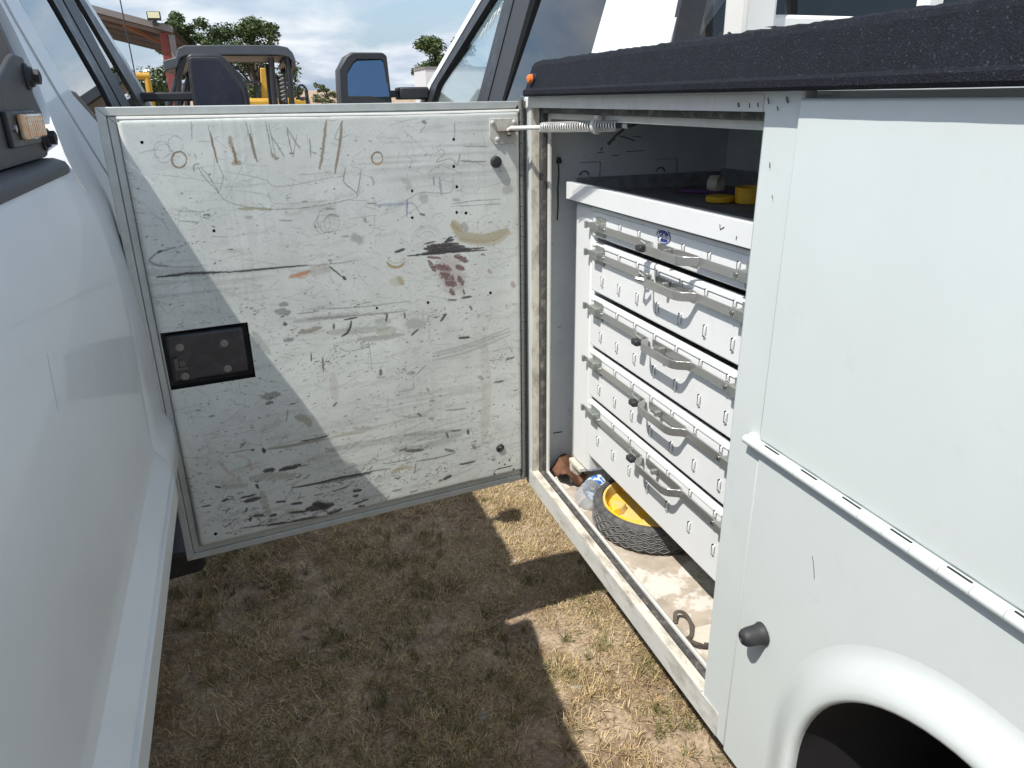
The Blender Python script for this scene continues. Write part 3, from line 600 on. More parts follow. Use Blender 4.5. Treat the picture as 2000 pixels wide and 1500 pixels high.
# the scuffed inner pan: fine grid carrying the paint, grime and scratches as colour
STROKES=[
((0.22,0.15,0.07),0.0015,0.8,0.3,[(0.7657,1.4747),(0.7667,1.4709),(0.7685,1.4675),(0.771,1.4645),(0.7741,1.4622),(0.7774,1.4607),(0.7809,1.4602),(0.7842,1.4606),(0.7873,1.4619),(0.7898,1.4641),(0.7916,1.4669),(0.7927,1.4703),(0.793,1.474),(0.7923,1.4777),(0.7909,1.4813),(0.7887,1.4845),(0.786,1.4872),(0.7828,1.4891),(0.7794,1.4901),(0.776,1.4902),(0.7727,1.4894),(0.7699,1.4876),(0.7677,1.4851),(0.7662,1.482),(0.7655,1.4785),(0.7657,1.4747)]),
((0.2,0.21,0.2),0.0005,0.5,0.5,[(0.7934,1.4943),(0.7945,1.4903),(0.7965,1.4865),(0.7991,1.4833),(0.8023,1.4808),(0.8059,1.4792),(0.8095,1.4786),(0.813,1.479),(0.8162,1.4804),(0.8188,1.4827),(0.8207,1.4858),(0.8218,1.4894),(0.822,1.4934),(0.8213,1.4974),(0.8197,1.5013),(0.8174,1.5048),(0.8145,1.5076),(0.8112,1.5097),(0.8076,1.5108),(0.804,1.5109),(0.8006,1.5101),(0.7977,1.5082),(0.7954,1.5056),(0.7939,1.5022),(0.7932,1.4984),(0.7934,1.4943)]),
((0.2,0.21,0.2),0.0006,0.4,0.6,[(0.7894,1.4874),(0.7906,1.4831),(0.7928,1.4791),(0.7957,1.4757),(0.7992,1.473),(0.8031,1.4713),(0.8071,1.4707),(0.8109,1.4711),(0.8144,1.4727),(0.8173,1.4751),(0.8194,1.4784),(0.8206,1.4823),(0.8209,1.4865),(0.8202,1.4908),(0.8185,1.4949),(0.816,1.4986),(0.8128,1.5016),(0.8091,1.5038),(0.8052,1.505),(0.8012,1.5051),(0.7975,1.5042),(0.7943,1.5022),(0.7917,1.4994),(0.79,1.4958),(0.7892,1.4917),(0.7894,1.4874)]),
((0.2,0.21,0.2),0.0006,0.55,0.5,[(0.7671,1.5039),(0.7681,1.5001),(0.77,1.4966),(0.7726,1.4935),(0.7757,1.4912),(0.7791,1.4897),(0.7827,1.4891),(0.7861,1.4895),(0.7892,1.4908),(0.7918,1.493),(0.7937,1.4958),(0.7948,1.4993),(0.7951,1.503),(0.7944,1.5068),(0.7929,1.5105),(0.7907,1.5138),(0.7879,1.5165),(0.7846,1.5184),(0.7811,1.5195),(0.7776,1.5196),(0.7743,1.5188),(0.7714,1.5171),(0.7691,1.5146),(0.7676,1.5114),(0.7669,1.5078),(0.7671,1.5039)]),
((0.22,0.15,0.07),0.0015,0.85,0.2,[(0.3636,1.4605),(0.3643,1.4572),(0.3657,1.4542),(0.3677,1.4517),(0.3702,1.4497),(0.3731,1.4484),(0.3762,1.4479),(0.3792,1.4483),(0.382,1.4494),(0.3844,1.4513),(0.3863,1.4538),(0.3876,1.4567),(0.3881,1.4599),(0.3878,1.4631),(0.3868,1.4662),(0.3851,1.469),(0.3828,1.4713),(0.3801,1.4729),(0.3771,1.4738),(0.374,1.4739),(0.3711,1.4732),(0.3684,1.4717),(0.3663,1.4695),(0.3647,1.4668),(0.3638,1.4637),(0.3636,1.4605)]),
((0.55,0.3,0.1),0.0018,0.6,0.4,[(0.3848,1.4516),(0.3758,1.4479),(0.3672,1.4519)]),
((0.2,0.21,0.2),0.0009,0.6,0.4,[(0.7453,1.5455),(0.7497,1.5121)]),
((0.2,0.21,0.2),0.0009,0.6,0.4,[(0.7492,1.4858),(0.7472,1.4739)]),
((0.22,0.15,0.07),0.0019,0.75,0.5,[(0.7141,1.5265),(0.7132,1.5138),(0.7108,1.4842),(0.7086,1.4662)]),
((0.2,0.21,0.2),0.0007,0.6,0.4,[(0.7164,1.5429),(0.7108,1.4842)]),
((0.3,0.2,0.12),0.0045,0.55,0.6,[(0.678,1.5146),(0.6772,1.4928)]),
((0.22,0.15,0.07),0.003,0.7,0.5,[(0.6749,1.4947),(0.6723,1.4646)]),
((0.22,0.15,0.07),0.0045,0.5,0.5,[(0.6782,1.4648),(0.6683,1.4644)]),
((0.2,0.21,0.2),0.001,0.6,0.4,[(0.6433,1.5431),(0.6353,1.469)]),
((0.22,0.15,0.07),0.002,0.7,0.4,[(0.6386,1.5194),(0.6318,1.4648)]),
((0.2,0.21,0.2),0.0008,0.5,0.4,[(0.6364,1.543),(0.6333,1.4689)]),
((0.2,0.21,0.2),0.001,0.6,0.4,[(0.6043,1.5422),(0.5993,1.4695)]),
((0.2,0.21,0.2),0.001,0.7,0.4,[(0.5982,1.5182),(0.575,1.4715)]),
((0.2,0.21,0.2),0.0008,0.6,0.4,[(0.5995,1.5401),(0.5923,1.4671)]),
((0.22,0.15,0.07),0.0031,0.5,0.6,[(0.6011,1.4798),(0.5923,1.4671)]),
((0.2,0.21,0.2),0.001,0.7,0.4,[(0.5643,1.5333),(0.5584,1.4688)]),
((0.2,0.21,0.2),0.0011,0.7,0.4,[(0.562,1.5272),(0.5425,1.4868)]),
((0.2,0.21,0.2),0.0008,0.6,0.4,[(0.5583,1.4698),(0.5444,1.5165)]),
((0.2,0.21,0.2),0.0014,0.6,0.5,[(0.5188,1.5076),(0.521,1.4682)]),
((0.22,0.15,0.07),0.0027,0.6,0.3,[(0.4807,1.5414),(0.4952,1.4756),(0.505,1.4454)]),
((0.22,0.15,0.07),0.0025,0.65,0.3,[(0.4469,1.5406),(0.4558,1.4951),(0.4731,1.4331)]),
((0.2,0.21,0.2),0.0007,0.6,0.3,[(0.4469,1.5406),(0.4649,1.5038),(0.4318,1.5132)]),
((0.2,0.21,0.2),0.0013,0.6,0.3,[(0.4471,1.4458),(0.4556,1.417),(0.4401,1.3997),(0.4274,1.3879)]),
((0.2,0.21,0.2),0.0013,0.6,0.3,[(0.4149,1.4377),(0.4224,1.4053),(0.4301,1.3836)]),
((0.2,0.21,0.2),0.0008,0.7,0.2,[(0.7473,1.461),(0.7389,1.4406),(0.717,1.41)]),
((0.2,0.21,0.2),0.0008,0.7,0.2,[(0.7416,1.4608),(0.7261,1.4349),(0.7144,1.4078)]),
((0.2,0.21,0.2),0.0014,0.6,0.5,[(0.7565,1.4515),(0.7526,1.4642),(0.7427,1.4658)]),
((0.2,0.21,0.2),0.001,0.5,0.5,[(0.7089,1.4642),(0.7019,1.4387),(0.7118,1.4117)]),
((0.2,0.21,0.2),0.0009,0.6,0.25,[(0.7173,1.4079),(0.6974,1.387),(0.6514,1.3723),(0.6029,1.3657),(0.5401,1.3656),(0.4747,1.3721),(0.4304,1.3803),(0.4192,1.4018)]),
((0.2,0.21,0.2),0.0007,0.5,0.3,[(0.6993,1.4497),(0.6241,1.4294),(0.6043,1.4136),(0.5562,1.4151),(0.4896,1.4243),(0.4559,1.4257)]),
((0.2,0.21,0.2),0.0006,0.4,0.4,[(0.83,1.4503),(0.7569,1.4366),(0.6905,1.4207)]),
((0.2,0.21,0.2),0.0006,0.4,0.4,[(0.7016,1.4132),(0.622,1.3979),(0.6035,1.3775),(0.4945,1.3767)]),
((0.3,0.3,0.2),0.0031,0.6,0.6,[(0.6813,1.3723),(0.6464,1.3709),(0.6155,1.3666)]),
((0.3,0.3,0.25),0.0036,0.5,0.5,[(0.6695,1.3534),(0.6571,1.3536)]),
((0.2,0.21,0.2),0.001,0.6,0.5,[(0.7988,1.356),(0.7606,1.351)]),
((0.2,0.21,0.2),0.001,0.5,0.5,[(0.7974,1.3764),(0.7477,1.3708)]),
((0.2,0.21,0.2),0.0016,0.5,0.5,[(0.6025,1.3429),(0.5759,1.3398)]),
((0.2,0.21,0.2),0.0008,0.5,0.4,[(0.7416,1.3199),(0.7077,1.3159)]),
((0.2,0.21,0.2),0.0008,0.5,0.5,[(0.4833,1.3163),(0.487,1.3128),(0.4912,1.3102),(0.4956,1.3086),(0.5002,1.3081),(0.5047,1.3086),(0.509,1.3103),(0.5129,1.313),(0.5161,1.3165),(0.5187,1.3208),(0.5204,1.3257),(0.5213,1.3309),(0.5212,1.3362),(0.5202,1.3415),(0.5184,1.3466),(0.5158,1.3511),(0.5125,1.355),(0.5086,1.358),(0.5044,1.3602),(0.4999,1.3613),(0.4953,1.3613),(0.4909,1.3603),(0.4868,1.3582),(0.4832,1.3552),(0.4802,1.3513),(0.478,1.3467)]),
((0.2,0.21,0.2),0.0007,0.5,0.5,[(0.4735,1.3262),(0.4746,1.3212),(0.4766,1.3166),(0.4795,1.3127),(0.4832,1.3097),(0.4872,1.3079),(0.4915,1.3073),(0.4957,1.308),(0.4996,1.3099),(0.5029,1.3129),(0.5054,1.3168),(0.507,1.3214),(0.5075,1.3263),(0.507,1.3313),(0.5055,1.3361),(0.503,1.3403),(0.4997,1.3437),(0.4959,1.3461),(0.4917,1.3474),(0.4875,1.3474),(0.4834,1.3461),(0.4798,1.3437),(0.4768,1.3403),(0.4747,1.336),(0.4736,1.3312),(0.4735,1.3262)]),
((0.2,0.21,0.2),0.0008,0.5,0.5,[(0.4942,1.3256),(0.4952,1.3206),(0.4972,1.316),(0.5002,1.3122),(0.5038,1.3092),(0.5078,1.3074),(0.5121,1.3068),(0.5162,1.3075),(0.5201,1.3094),(0.5233,1.3123),(0.5258,1.3162),(0.5273,1.3208),(0.5278,1.3257),(0.5273,1.3307),(0.5257,1.3354),(0.5232,1.3396),(0.52,1.343),(0.5162,1.3454),(0.512,1.3467),(0.5078,1.3467),(0.5038,1.3454),(0.5002,1.343),(0.4973,1.3396),(0.4953,1.3354),(0.4942,1.3306),(0.4942,1.3256)]),
((0.2,0.21,0.2),0.0012,0.7,0.4,[(0.4998,1.3583),(0.4794,1.3591)]),
((0.25,0.18,0.12),0.0034,0.4,0.6,[(0.4977,1.346),(0.4731,1.3419)]),
((0.2,0.21,0.2),0.0008,0.6,0.2,[(0.2396,1.4653),(0.2242,1.4736),(0.2172,1.4644),(0.2381,1.4472),(0.2026,1.4525),(0.1878,1.4404),(0.1792,1.4629),(0.1853,1.438),(0.1966,1.4431)]),
((0.2,0.21,0.2),0.0007,0.5,0.3,[(0.3071,1.4625),(0.2955,1.4542),(0.3053,1.4346)]),
((0.2,0.21,0.2),0.0018,0.5,0.4,[(0.3942,1.4224),(0.3881,1.4111),(0.3911,1.4035)]),
((0.2,0.21,0.2),0.0009,0.5,0.3,[(0.3324,1.3591),(0.3072,1.3689),(0.2792,1.3809),(0.206,1.3776),(0.199,1.4179)]),
((0.2,0.22,0.3),0.0019,0.6,0.5,[(0.2473,1.4147),(0.2459,1.3951)]),
((0.2,0.22,0.3),0.0026,0.5,0.6,[(0.2323,1.4139),(0.2293,1.3732)]),
((0.16,0.2,0.36),0.003,0.4,0.6,[(0.3912,1.3597),(0.3446,1.3588),(0.3129,1.3578)]),
((0.16,0.2,0.36),0.0019,0.65,0.4,[(0.3135,1.367),(0.3161,1.3289)]),
((0.2,0.21,0.2),0.0015,0.6,0.4,[(0.4097,1.3643),(0.3861,1.3639)]),
((0.2,0.21,0.2),0.001,0.6,0.3,[(0.3129,1.3578),(0.2981,1.3567),(0.2846,1.3348)]),
((0.2,0.21,0.2),0.0011,0.6,0.3,[(0.2047,1.3504),(0.1414,1.3533),(0.0765,1.3527)]),
((0.2,0.21,0.2),0.0009,0.5,0.4,[(0.2075,1.3447),(0.0739,1.3415)]),
((0.2,0.21,0.2),0.0039,0.35,0.5,[(0.2017,1.3597),(0.1835,1.3573)]),
((0.2,0.21,0.2),0.01,0.3,0.6,[(0.2758,1.3761),(0.2704,1.3619)]),
((0.2,0.21,0.2),0.0097,0.35,0.6,[(0.0665,1.3727),(0.0485,1.3764)]),
((0.2,0.21,0.2),0.0094,0.4,0.6,[(0.4453,1.2942),(0.4286,1.2834)]),
((0.2,0.21,0.2),0.0017,0.6,0.4,[(0.4719,1.2965),(0.4545,1.2961)]),
((0.2,0.21,0.2),0.0035,0.5,0.4,[(0.4161,1.3308),(0.4142,1.3261)]),
((0.05,0.05,0.05),0.0025,0.6,0.4,[(0.2847,1.3325),(0.2723,1.3292)]),
((0.3,0.28,0.25),0.0061,0.3,0.6,[(0.3225,1.413),(0.3051,1.4008),(0.3121,1.3875)]),
((0.05,0.05,0.05),0.0037,0.5,0.5,[(0.2639,1.5343),(0.2592,1.532)]),
((0.2,0.21,0.2),0.0012,0.4,0.5,[(0.2738,1.5107),(0.2607,1.5266)]),
((0.2,0.21,0.2),0.0013,0.5,0.6,[(0.1889,1.5326),(0.1907,1.4915)]),
((0.2,0.21,0.2),0.0017,0.5,0.5,[(0.1696,1.4784),(0.1046,1.476)]),
((0.2,0.21,0.2),0.002,0.6,0.4,[(0.1773,1.4468),(0.145,1.4431),(0.1121,1.4428)]),
((0.36,0.3,0.17),0.0103,0.55,0.25,[(0.2043,1.3),(0.1777,1.2734),(0.1171,1.2619),(0.0612,1.276)]),
((0.36,0.3,0.17),0.0079,0.5,0.3,[(0.204,1.3073),(0.1837,1.2886)]),
((0.36,0.3,0.17),0.0069,0.4,0.4,[(0.1848,1.2617),(0.1036,1.2494),(0.0543,1.2691)]),
((0.2,0.21,0.2),0.0067,0.4,0.5,[(0.1754,1.2977),(0.169,1.2898)]),
((0.2,0.21,0.2),0.0008,0.35,0.4,[(0.299,1.2773),(0.2981,1.2804),(0.2969,1.2833),(0.2953,1.2862),(0.2936,1.2888),(0.2915,1.2912),(0.2892,1.2934),(0.2867,1.2953),(0.284,1.297),(0.2811,1.2983),(0.2781,1.2993),(0.275,1.3),(0.2719,1.3004),(0.2687,1.3004),(0.2655,1.3001),(0.2624,1.2994),(0.2593,1.2984),(0.2563,1.2971),(0.2535,1.2955),(0.2508,1.2936),(0.2484,1.2914),(0.2461,1.289),(0.2442,1.2864),(0.2424,1.2835),(0.241,1.2805),(0.2399,1.2774)]),
((0.2,0.21,0.2),0.0008,0.35,0.4,[(0.2918,1.273),(0.2911,1.2754),(0.2902,1.2777),(0.289,1.2798),(0.2877,1.2819),(0.2861,1.2838),(0.2844,1.2854),(0.2825,1.2869),(0.2805,1.2882),(0.2783,1.2892),(0.2761,1.29),(0.2738,1.2906),(0.2714,1.2908),(0.269,1.2908),(0.2666,1.2906),(0.2642,1.2901),(0.2619,1.2893),(0.2597,1.2883),(0.2576,1.2871),(0.2556,1.2856),(0.2538,1.2839),(0.2521,1.2821),(0.2506,1.28),(0.2493,1.2779),(0.2483,1.2755),(0.2474,1.2731)]),
((0.2,0.21,0.2),0.0008,0.3,0.4,[(0.3065,1.2768),(0.3053,1.2806),(0.3038,1.2842),(0.3019,1.2877),(0.2997,1.2909),(0.2971,1.2939),(0.2943,1.2966),(0.2911,1.2989),(0.2878,1.3009),(0.2842,1.3026),(0.2805,1.3038),(0.2766,1.3047),(0.2727,1.3051),(0.2687,1.3052),(0.2647,1.3048),(0.2608,1.304),(0.257,1.3028),(0.2532,1.3012),(0.2497,1.2992),(0.2464,1.2968),(0.2433,1.2941),(0.2405,1.2912),(0.238,1.2879),(0.2358,1.2844),(0.234,1.2807),(0.2326,1.2768)]),
((0.05,0.045,0.05),0.0019,0.85,0.55,[(0.2788,1.2616),(0.2646,1.2639),(0.2503,1.2651)]),
((0.05,0.045,0.05),0.0039,0.85,0.55,[(0.2702,1.2559),(0.2313,1.256),(0.1918,1.2549)]),
((0.05,0.045,0.05),0.0052,0.85,0.55,[(0.2769,1.2505),(0.2284,1.2496),(0.1787,1.2475)]),
((0.05,0.045,0.05),0.0053,0.85,0.55,[(0.267,1.2434),(0.2169,1.2423),(0.1655,1.24)]),
((0.05,0.045,0.05),0.0033,0.85,0.55,[(0.2827,1.24),(0.2315,1.2388),(0.1792,1.2363)]),
((0.05,0.045,0.05),0.0033,0.85,0.55,[(0.2271,1.2618),(0.2158,1.2644),(0.2046,1.2659)]),
((0.05,0.045,0.05),0.002,0.85,0.55,[(0.2216,1.2674),(0.2136,1.2704),(0.2056,1.2721)]),
((0.05,0.045,0.05),0.002,0.85,0.55,[(0.1858,1.2382),(0.1554,1.239),(0.1246,1.2387)]),
((0.05,0.045,0.05),0.0016,0.85,0.55,[(0.3159,1.2372),(0.2713,1.2365),(0.2258,1.2345)]),
((0.05,0.05,0.05),0.002,0.9,0.3,[(0.3209,1.2377),(0.2388,1.237),(0.1179,1.233)]),
((0.05,0.05,0.05),0.0031,0.8,0.4,[(0.3501,1.2502),(0.34,1.2516),(0.3273,1.2552)]),
((0.12,0.05,0.05),0.0033,0.7,0.7,[(0.2717,1.2304),(0.2394,1.2247)]),
((0.12,0.05,0.05),0.008,0.7,0.7,[(0.2535,1.2063),(0.2144,1.1946)]),
((0.12,0.05,0.05),0.0094,0.7,0.7,[(0.2388,1.1859),(0.2088,1.1699)]),
((0.12,0.05,0.05),0.0082,0.7,0.7,[(0.2266,1.163),(0.2028,1.1551)]),
((0.12,0.05,0.05),0.0061,0.7,0.7,[(0.2167,1.1451),(0.2092,1.1313)]),
((0.12,0.05,0.05),0.0061,0.7,0.7,[(0.1981,1.2005),(0.1809,1.191)]),
((0.12,0.05,0.05),0.0055,0.7,0.7,[(0.1951,1.1747),(0.1825,1.1527)]),
((0.12,0.05,0.05),0.0068,0.7,0.7,[(0.1997,1.2258),(0.1707,1.2103)]),
((0.12,0.05,0.05),0.0052,0.7,0.7,[(0.2684,1.2202),(0.2542,1.1938)]),
((0.12,0.05,0.05),0.0027,0.7,0.7,[(0.1829,1.1411),(0.1807,1.1279)]),
((0.2,0.1,0.1),0.0337,0.28,0.75,[(0.227,1.2098),(0.2027,1.1564)]),
((0.25,0.1,0.1),0.0042,0.4,0.5,[(0.1123,1.1812),(0.1083,1.1755)]),
((0.25,0.1,0.1),0.0058,0.4,0.5,[(0.049,1.1426),(0.0433,1.1313)]),
((0.35,0.25,0.1),0.0028,0.7,0.3,[(0.3292,1.2237),(0.3303,1.2222),(0.3316,1.2207),(0.333,1.2194),(0.3346,1.2182),(0.3363,1.2171),(0.3381,1.2162),(0.34,1.2154),(0.342,1.2148),(0.344,1.2143),(0.3461,1.214),(0.3482,1.2139),(0.3504,1.214),(0.3525,1.2142),(0.3546,1.2146),(0.3567,1.2151),(0.3587,1.2159),(0.3607,1.2167),(0.3625,1.2177),(0.3642,1.2189),(0.3659,1.2202),(0.3674,1.2216),(0.3687,1.2231),(0.3699,1.2247),(0.3709,1.2263),(0.3718,1.2281)]),
((0.2,0.21,0.2),0.0009,0.5,0.5,[(0.3277,1.2354),(0.3284,1.2336),(0.3293,1.2319),(0.3305,1.2304),(0.3318,1.2289),(0.3334,1.2276),(0.3352,1.2264),(0.3371,1.2254),(0.3392,1.2246),(0.3414,1.224),(0.3437,1.2236),(0.346,1.2235),(0.3483,1.2235),(0.3507,1.2237),(0.353,1.2242),(0.3553,1.2248),(0.3574,1.2257),(0.3595,1.2267),(0.3614,1.2279),(0.3631,1.2292),(0.3647,1.2307),(0.366,1.2323),(0.3671,1.234),(0.368,1.2358),(0.3687,1.2377),(0.3691,1.2395)]),
((0.4,0.28,0.1),0.0063,0.45,0.6,[(0.3447,1.1851),(0.3403,1.176)]),
((0.3,0.3,0.18),0.0101,0.25,0.5,[(0.3639,1.1811),(0.3387,1.1808)]),
((0.45,0.2,0.08),0.0044,0.6,0.7,[(0.5961,1.2168),(0.5733,1.2213),(0.5491,1.2256)]),
((0.45,0.2,0.08),0.0067,0.35,0.7,[(0.5794,1.2173),(0.5567,1.2183)]),
((0.05,0.05,0.05),0.0024,0.85,0.5,[(0.8595,1.2473),(0.8265,1.2468),(0.7997,1.2482),(0.767,1.2458),(0.7183,1.2427)]),
((0.05,0.05,0.05),0.0019,0.8,0.3,[(0.7266,1.2425),(0.6638,1.2413),(0.6065,1.2409),(0.5543,1.24)]),
((0.2,0.21,0.2),0.0012,0.5,0.4,[(0.5656,1.2389),(0.4858,1.2376),(0.4384,1.2398)]),
((0.05,0.05,0.05),0.0045,0.3,0.8,[(0.8361,1.2479),(0.7367,1.2436)]),
((0.2,0.21,0.2),0.0019,0.6,0.6,[(0.8139,1.3052),(0.8321,1.3006),(0.846,1.2978),(0.862,1.2878),(0.867,1.2809),(0.8552,1.2723),(0.8328,1.2679)]),
((0.2,0.21,0.2),0.0008,0.6,0.3,[(0.8628,1.2721),(0.8331,1.2658),(0.7729,1.2595)]),
((0.05,0.05,0.05),0.0023,0.6,0.4,[(0.8481,1.2969),(0.8428,1.2996)]),
((0.05,0.05,0.05),0.0017,0.7,0.3,[(0.506,1.2327),(0.4934,1.2196),(0.4795,1.2062)]),
((0.05,0.05,0.05),0.0029,0.8,0.3,[(0.4783,1.2061),(0.4708,1.1981)]),
((0.25,0.18,0.15),0.0114,0.3,0.7,[(0.5502,1.2257),(0.51,1.2272)]),
((0.2,0.21,0.2),0.005,0.6,0.7,[(0.6244,1.1585),(0.6066,1.1574)]),
((0.05,0.05,0.05),0.0078,0.45,0.85,[(0.6328,1.1443),(0.6056,1.1383)]),
((0.05,0.05,0.05),0.0034,0.7,0.3,[(0.6187,1.1137),(0.6168,1.1111)]),
((0.05,0.05,0.05),0.0045,0.5,0.75,[(0.6246,1.0746),(0.6051,1.0754)]),
((0.2,0.17,0.13),0.0052,0.55,0.5,[(0.5888,1.0876),(0.5655,1.0891),(0.5405,1.0929)]),
((0.2,0.21,0.2),0.0017,0.5,0.6,[(0.5893,1.1325),(0.541,1.1321)]),
((0.2,0.21,0.2),0.0059,0.28,0.5,[(0.597,1.1155),(0.5217,1.1149),(0.4496,1.115)]),
((0.2,0.21,0.2),0.0073,0.3,0.5,[(0.5255,1.0784),(0.4411,1.0724),(0.3786,1.0698)]),
((0.05,0.05,0.05),0.0024,0.8,0.2,[(0.4682,1.0989),(0.4721,1.0832),(0.4804,1.0718),(0.4932,1.0649)]),
((0.05,0.05,0.05),0.0018,0.8,0.3,[(0.4847,1.1036),(0.4529,1.1055)]),
((0.05,0.05,0.05),0.0024,0.7,0.3,[(0.5093,1.0971),(0.5105,1.0849)]),
((0.05,0.05,0.05),0.0025,0.7,0.3,[(0.3811,1.1033),(0.3849,1.0861)]),
((0.05,0.05,0.05),0.0022,0.6,0.3,[(0.3379,1.1001),(0.3373,1.0898)]),
((0.05,0.05,0.05),0.0027,0.75,0.3,[(0.2304,1.0844),(0.2461,1.0681)]),
((0.05,0.05,0.05),0.0023,0.7,0.3,[(0.3056,1.0554),(0.3249,1.0425)]),
((0.05,0.05,0.05),0.0028,0.6,0.3,[(0.1681,1.096),(0.1614,1.0859)]),
((0.2,0.21,0.2),0.0063,0.4,0.6,[(0.4554,1.0516),(0.3994,1.0471),(0.3454,1.0481)]),
((0.33,0.33,0.24),0.0102,0.35,0.5,[(0.4046,1.0607),(0.3664,1.0616)]),
((0.2,0.21,0.2),0.0132,0.35,0.6,[(0.3294,1.0732),(0.2903,1.0677)]),
((0.2,0.21,0.2),0.0076,0.3,0.5,[(0.4088,1.0868),(0.3774,1.085)]),
((0.2,0.21,0.2),0.0035,0.28,0.5,[(0.272,0.9877),(0.1816,0.9953),(0.0551,1.0236)]),
((0.2,0.21,0.2),0.0035,0.28,0.5,[(0.2725,0.9796),(0.1819,0.9871),(0.0552,1.0152)]),
((0.2,0.21,0.2),0.0036,0.28,0.5,[(0.2731,0.9688),(0.1824,0.9761),(0.0554,1.0041)]),
((0.2,0.21,0.2),0.0024,0.5,0.5,[(0.3376,1.1052),(0.4501,1.1101),(0.5682,1.1164)]),
((0.2,0.21,0.2),0.0018,0.4,0.5,[(0.5655,1.1402),(0.4483,1.1297),(0.3231,1.1288)]),
((0.05,0.05,0.05),0.002,0.7,0.4,[(0.2247,1.119),(0.2017,1.1161)]),
((0.05,0.05,0.05),0.0028,0.7,0.4,[(0.1879,1.1196),(0.1616,1.1203)]),
((0.05,0.05,0.05),0.0028,0.75,0.4,[(0.2004,1.0173),(0.171,1.0143)]),
((0.05,0.05,0.05),0.003,0.6,0.4,[(0.0699,0.9368),(0.0457,0.9401)]),
((0.05,0.05,0.05),0.0023,0.6,0.4,[(0.1039,0.879),(0.0754,0.8783)]),
((0.2,0.21,0.2),0.0044,0.5,0.4,[(0.1461,0.9024),(0.139,0.8954)]),
((0.05,0.05,0.05),0.0038,0.6,0.4,[(0.4083,0.9671),(0.4082,0.9524)]),
((0.35,0.35,0.28),0.0026,0.5,0.4,[(0.4188,0.9489),(0.3959,0.9448)]),
((0.2,0.21,0.2),0.004,0.5,0.8,[(0.3419,0.9449),(0.3219,0.9442)]),
((0.2,0.21,0.2),0.0014,0.6,0.4,[(0.3197,0.937),(0.2913,0.9595)]),
((0.05,0.05,0.05),0.0017,0.7,0.2,[(0.568,1.0349),(0.57,1.0163)]),
((0.05,0.05,0.05),0.0018,0.6,0.2,[(0.5433,1.0221),(0.5448,0.9852)]),
((0.05,0.05,0.05),0.0024,0.6,0.3,[(0.5298,0.8943),(0.5229,0.901)]),
((0.22,0.15,0.07),0.0027,0.5,0.4,[(0.2922,0.8974),(0.2873,0.8867)]),
((0.22,0.15,0.07),0.0028,0.5,0.3,[(0.2859,0.861),(0.2749,0.8589)]),
((0.2,0.21,0.2),0.0009,0.6,0.4,[(0.502,1.0371),(0.4823,1.0263),(0.43,1.0284)]),
((0.2,0.21,0.2),0.0008,0.5,0.4,[(0.43,1.0284),(0.4289,0.9666)]),
((0.2,0.21,0.2),0.0009,0.5,0.4,[(0.5141,1.0491),(0.5122,1.0323)]),
((0.2,0.21,0.2),0.0013,0.5,0.4,[(0.3689,0.9004),(0.3314,0.9018),(0.3261,0.9216)]),
((0.35,0.3,0.26),0.0133,0.2,0.6,[(0.1313,1.007),(0.1281,0.8645),(0.1397,0.717)]),
((0.35,0.3,0.26),0.0098,0.22,0.6,[(0.5239,0.9764),(0.5244,0.9107)]),
((0.2,0.21,0.2),0.0011,0.6,0.3,[(0.3655,0.8355),(0.3377,0.8256),(0.2952,0.8213)]),
((0.05,0.05,0.05),0.0027,0.6,0.3,[(0.3194,0.8319),(0.313,0.8249)]),
((0.3,0.27,0.22),0.0042,0.6,0.3,[(0.2914,0.8133),(0.279,0.8093)]),
((0.2,0.21,0.2),0.0022,0.6,0.6,[(0.2456,0.8258),(0.1883,0.8203)]),
((0.05,0.05,0.05),0.004,0.85,0.4,[(0.704,0.8196),(0.7031,0.8087)]),
((0.05,0.05,0.05),0.0058,0.8,0.6,[(0.7093,0.7612),(0.687,0.7599)]),
((0.05,0.05,0.05),0.0053,0.8,0.6,[(0.6733,0.7552),(0.6455,0.7555),(0.6258,0.7577)]),
((0.05,0.05,0.05),0.0015,0.6,0.3,[(0.6261,0.755),(0.6066,0.7532)]),
((0.25,0.24,0.18),0.0036,0.6,0.5,[(0.6917,0.8155),(0.6387,0.813),(0.5901,0.8132),(0.5497,0.8209)]),
((0.05,0.05,0.05),0.0018,0.7,0.4,[(0.6163,0.819),(0.5834,0.8186),(0.5523,0.8201)]),
((0.33,0.33,0.24),0.0049,0.4,0.4,[(0.6023,0.8132),(0.563,0.8127)]),
((0.36,0.3,0.17),0.0025,0.4,0.4,[(0.5467,0.8133),(0.5164,0.8137),(0.4603,0.81)]),
((0.2,0.21,0.2),0.0011,0.6,0.4,[(0.7787,0.8246),(0.7518,0.8238),(0.7291,0.8226)]),
((0.05,0.05,0.05),0.0022,0.7,0.3,[(0.7292,0.8213),(0.7257,0.8218)]),
((0.33,0.33,0.24),0.0083,0.6,0.3,[(0.6183,0.8839),(0.5982,0.8718),(0.5913,0.857)]),
((0.35,0.34,0.28),0.0051,0.4,0.4,[(0.4883,0.8285),(0.4735,0.8213),(0.4439,0.8178)]),
((0.05,0.05,0.05),0.0025,0.9,0.35,[(0.652,0.7008),(0.5902,0.698),(0.5391,0.6997),(0.4741,0.6968),(0.4541,0.6964)]),
((0.05,0.05,0.05),0.0058,0.55,0.7,[(0.5904,0.6966),(0.5136,0.6963),(0.4609,0.6951)]),
((0.2,0.2,0.17),0.002,0.6,0.5,[(0.4672,0.6996),(0.4043,0.6947)]),
((0.33,0.33,0.24),0.0093,0.45,0.6,[(0.7414,0.7485),(0.695,0.7439),(0.6424,0.7309)]),
((0.33,0.33,0.24),0.0082,0.45,0.6,[(0.7232,0.7092),(0.7171,0.6652),(0.7139,0.6429)]),
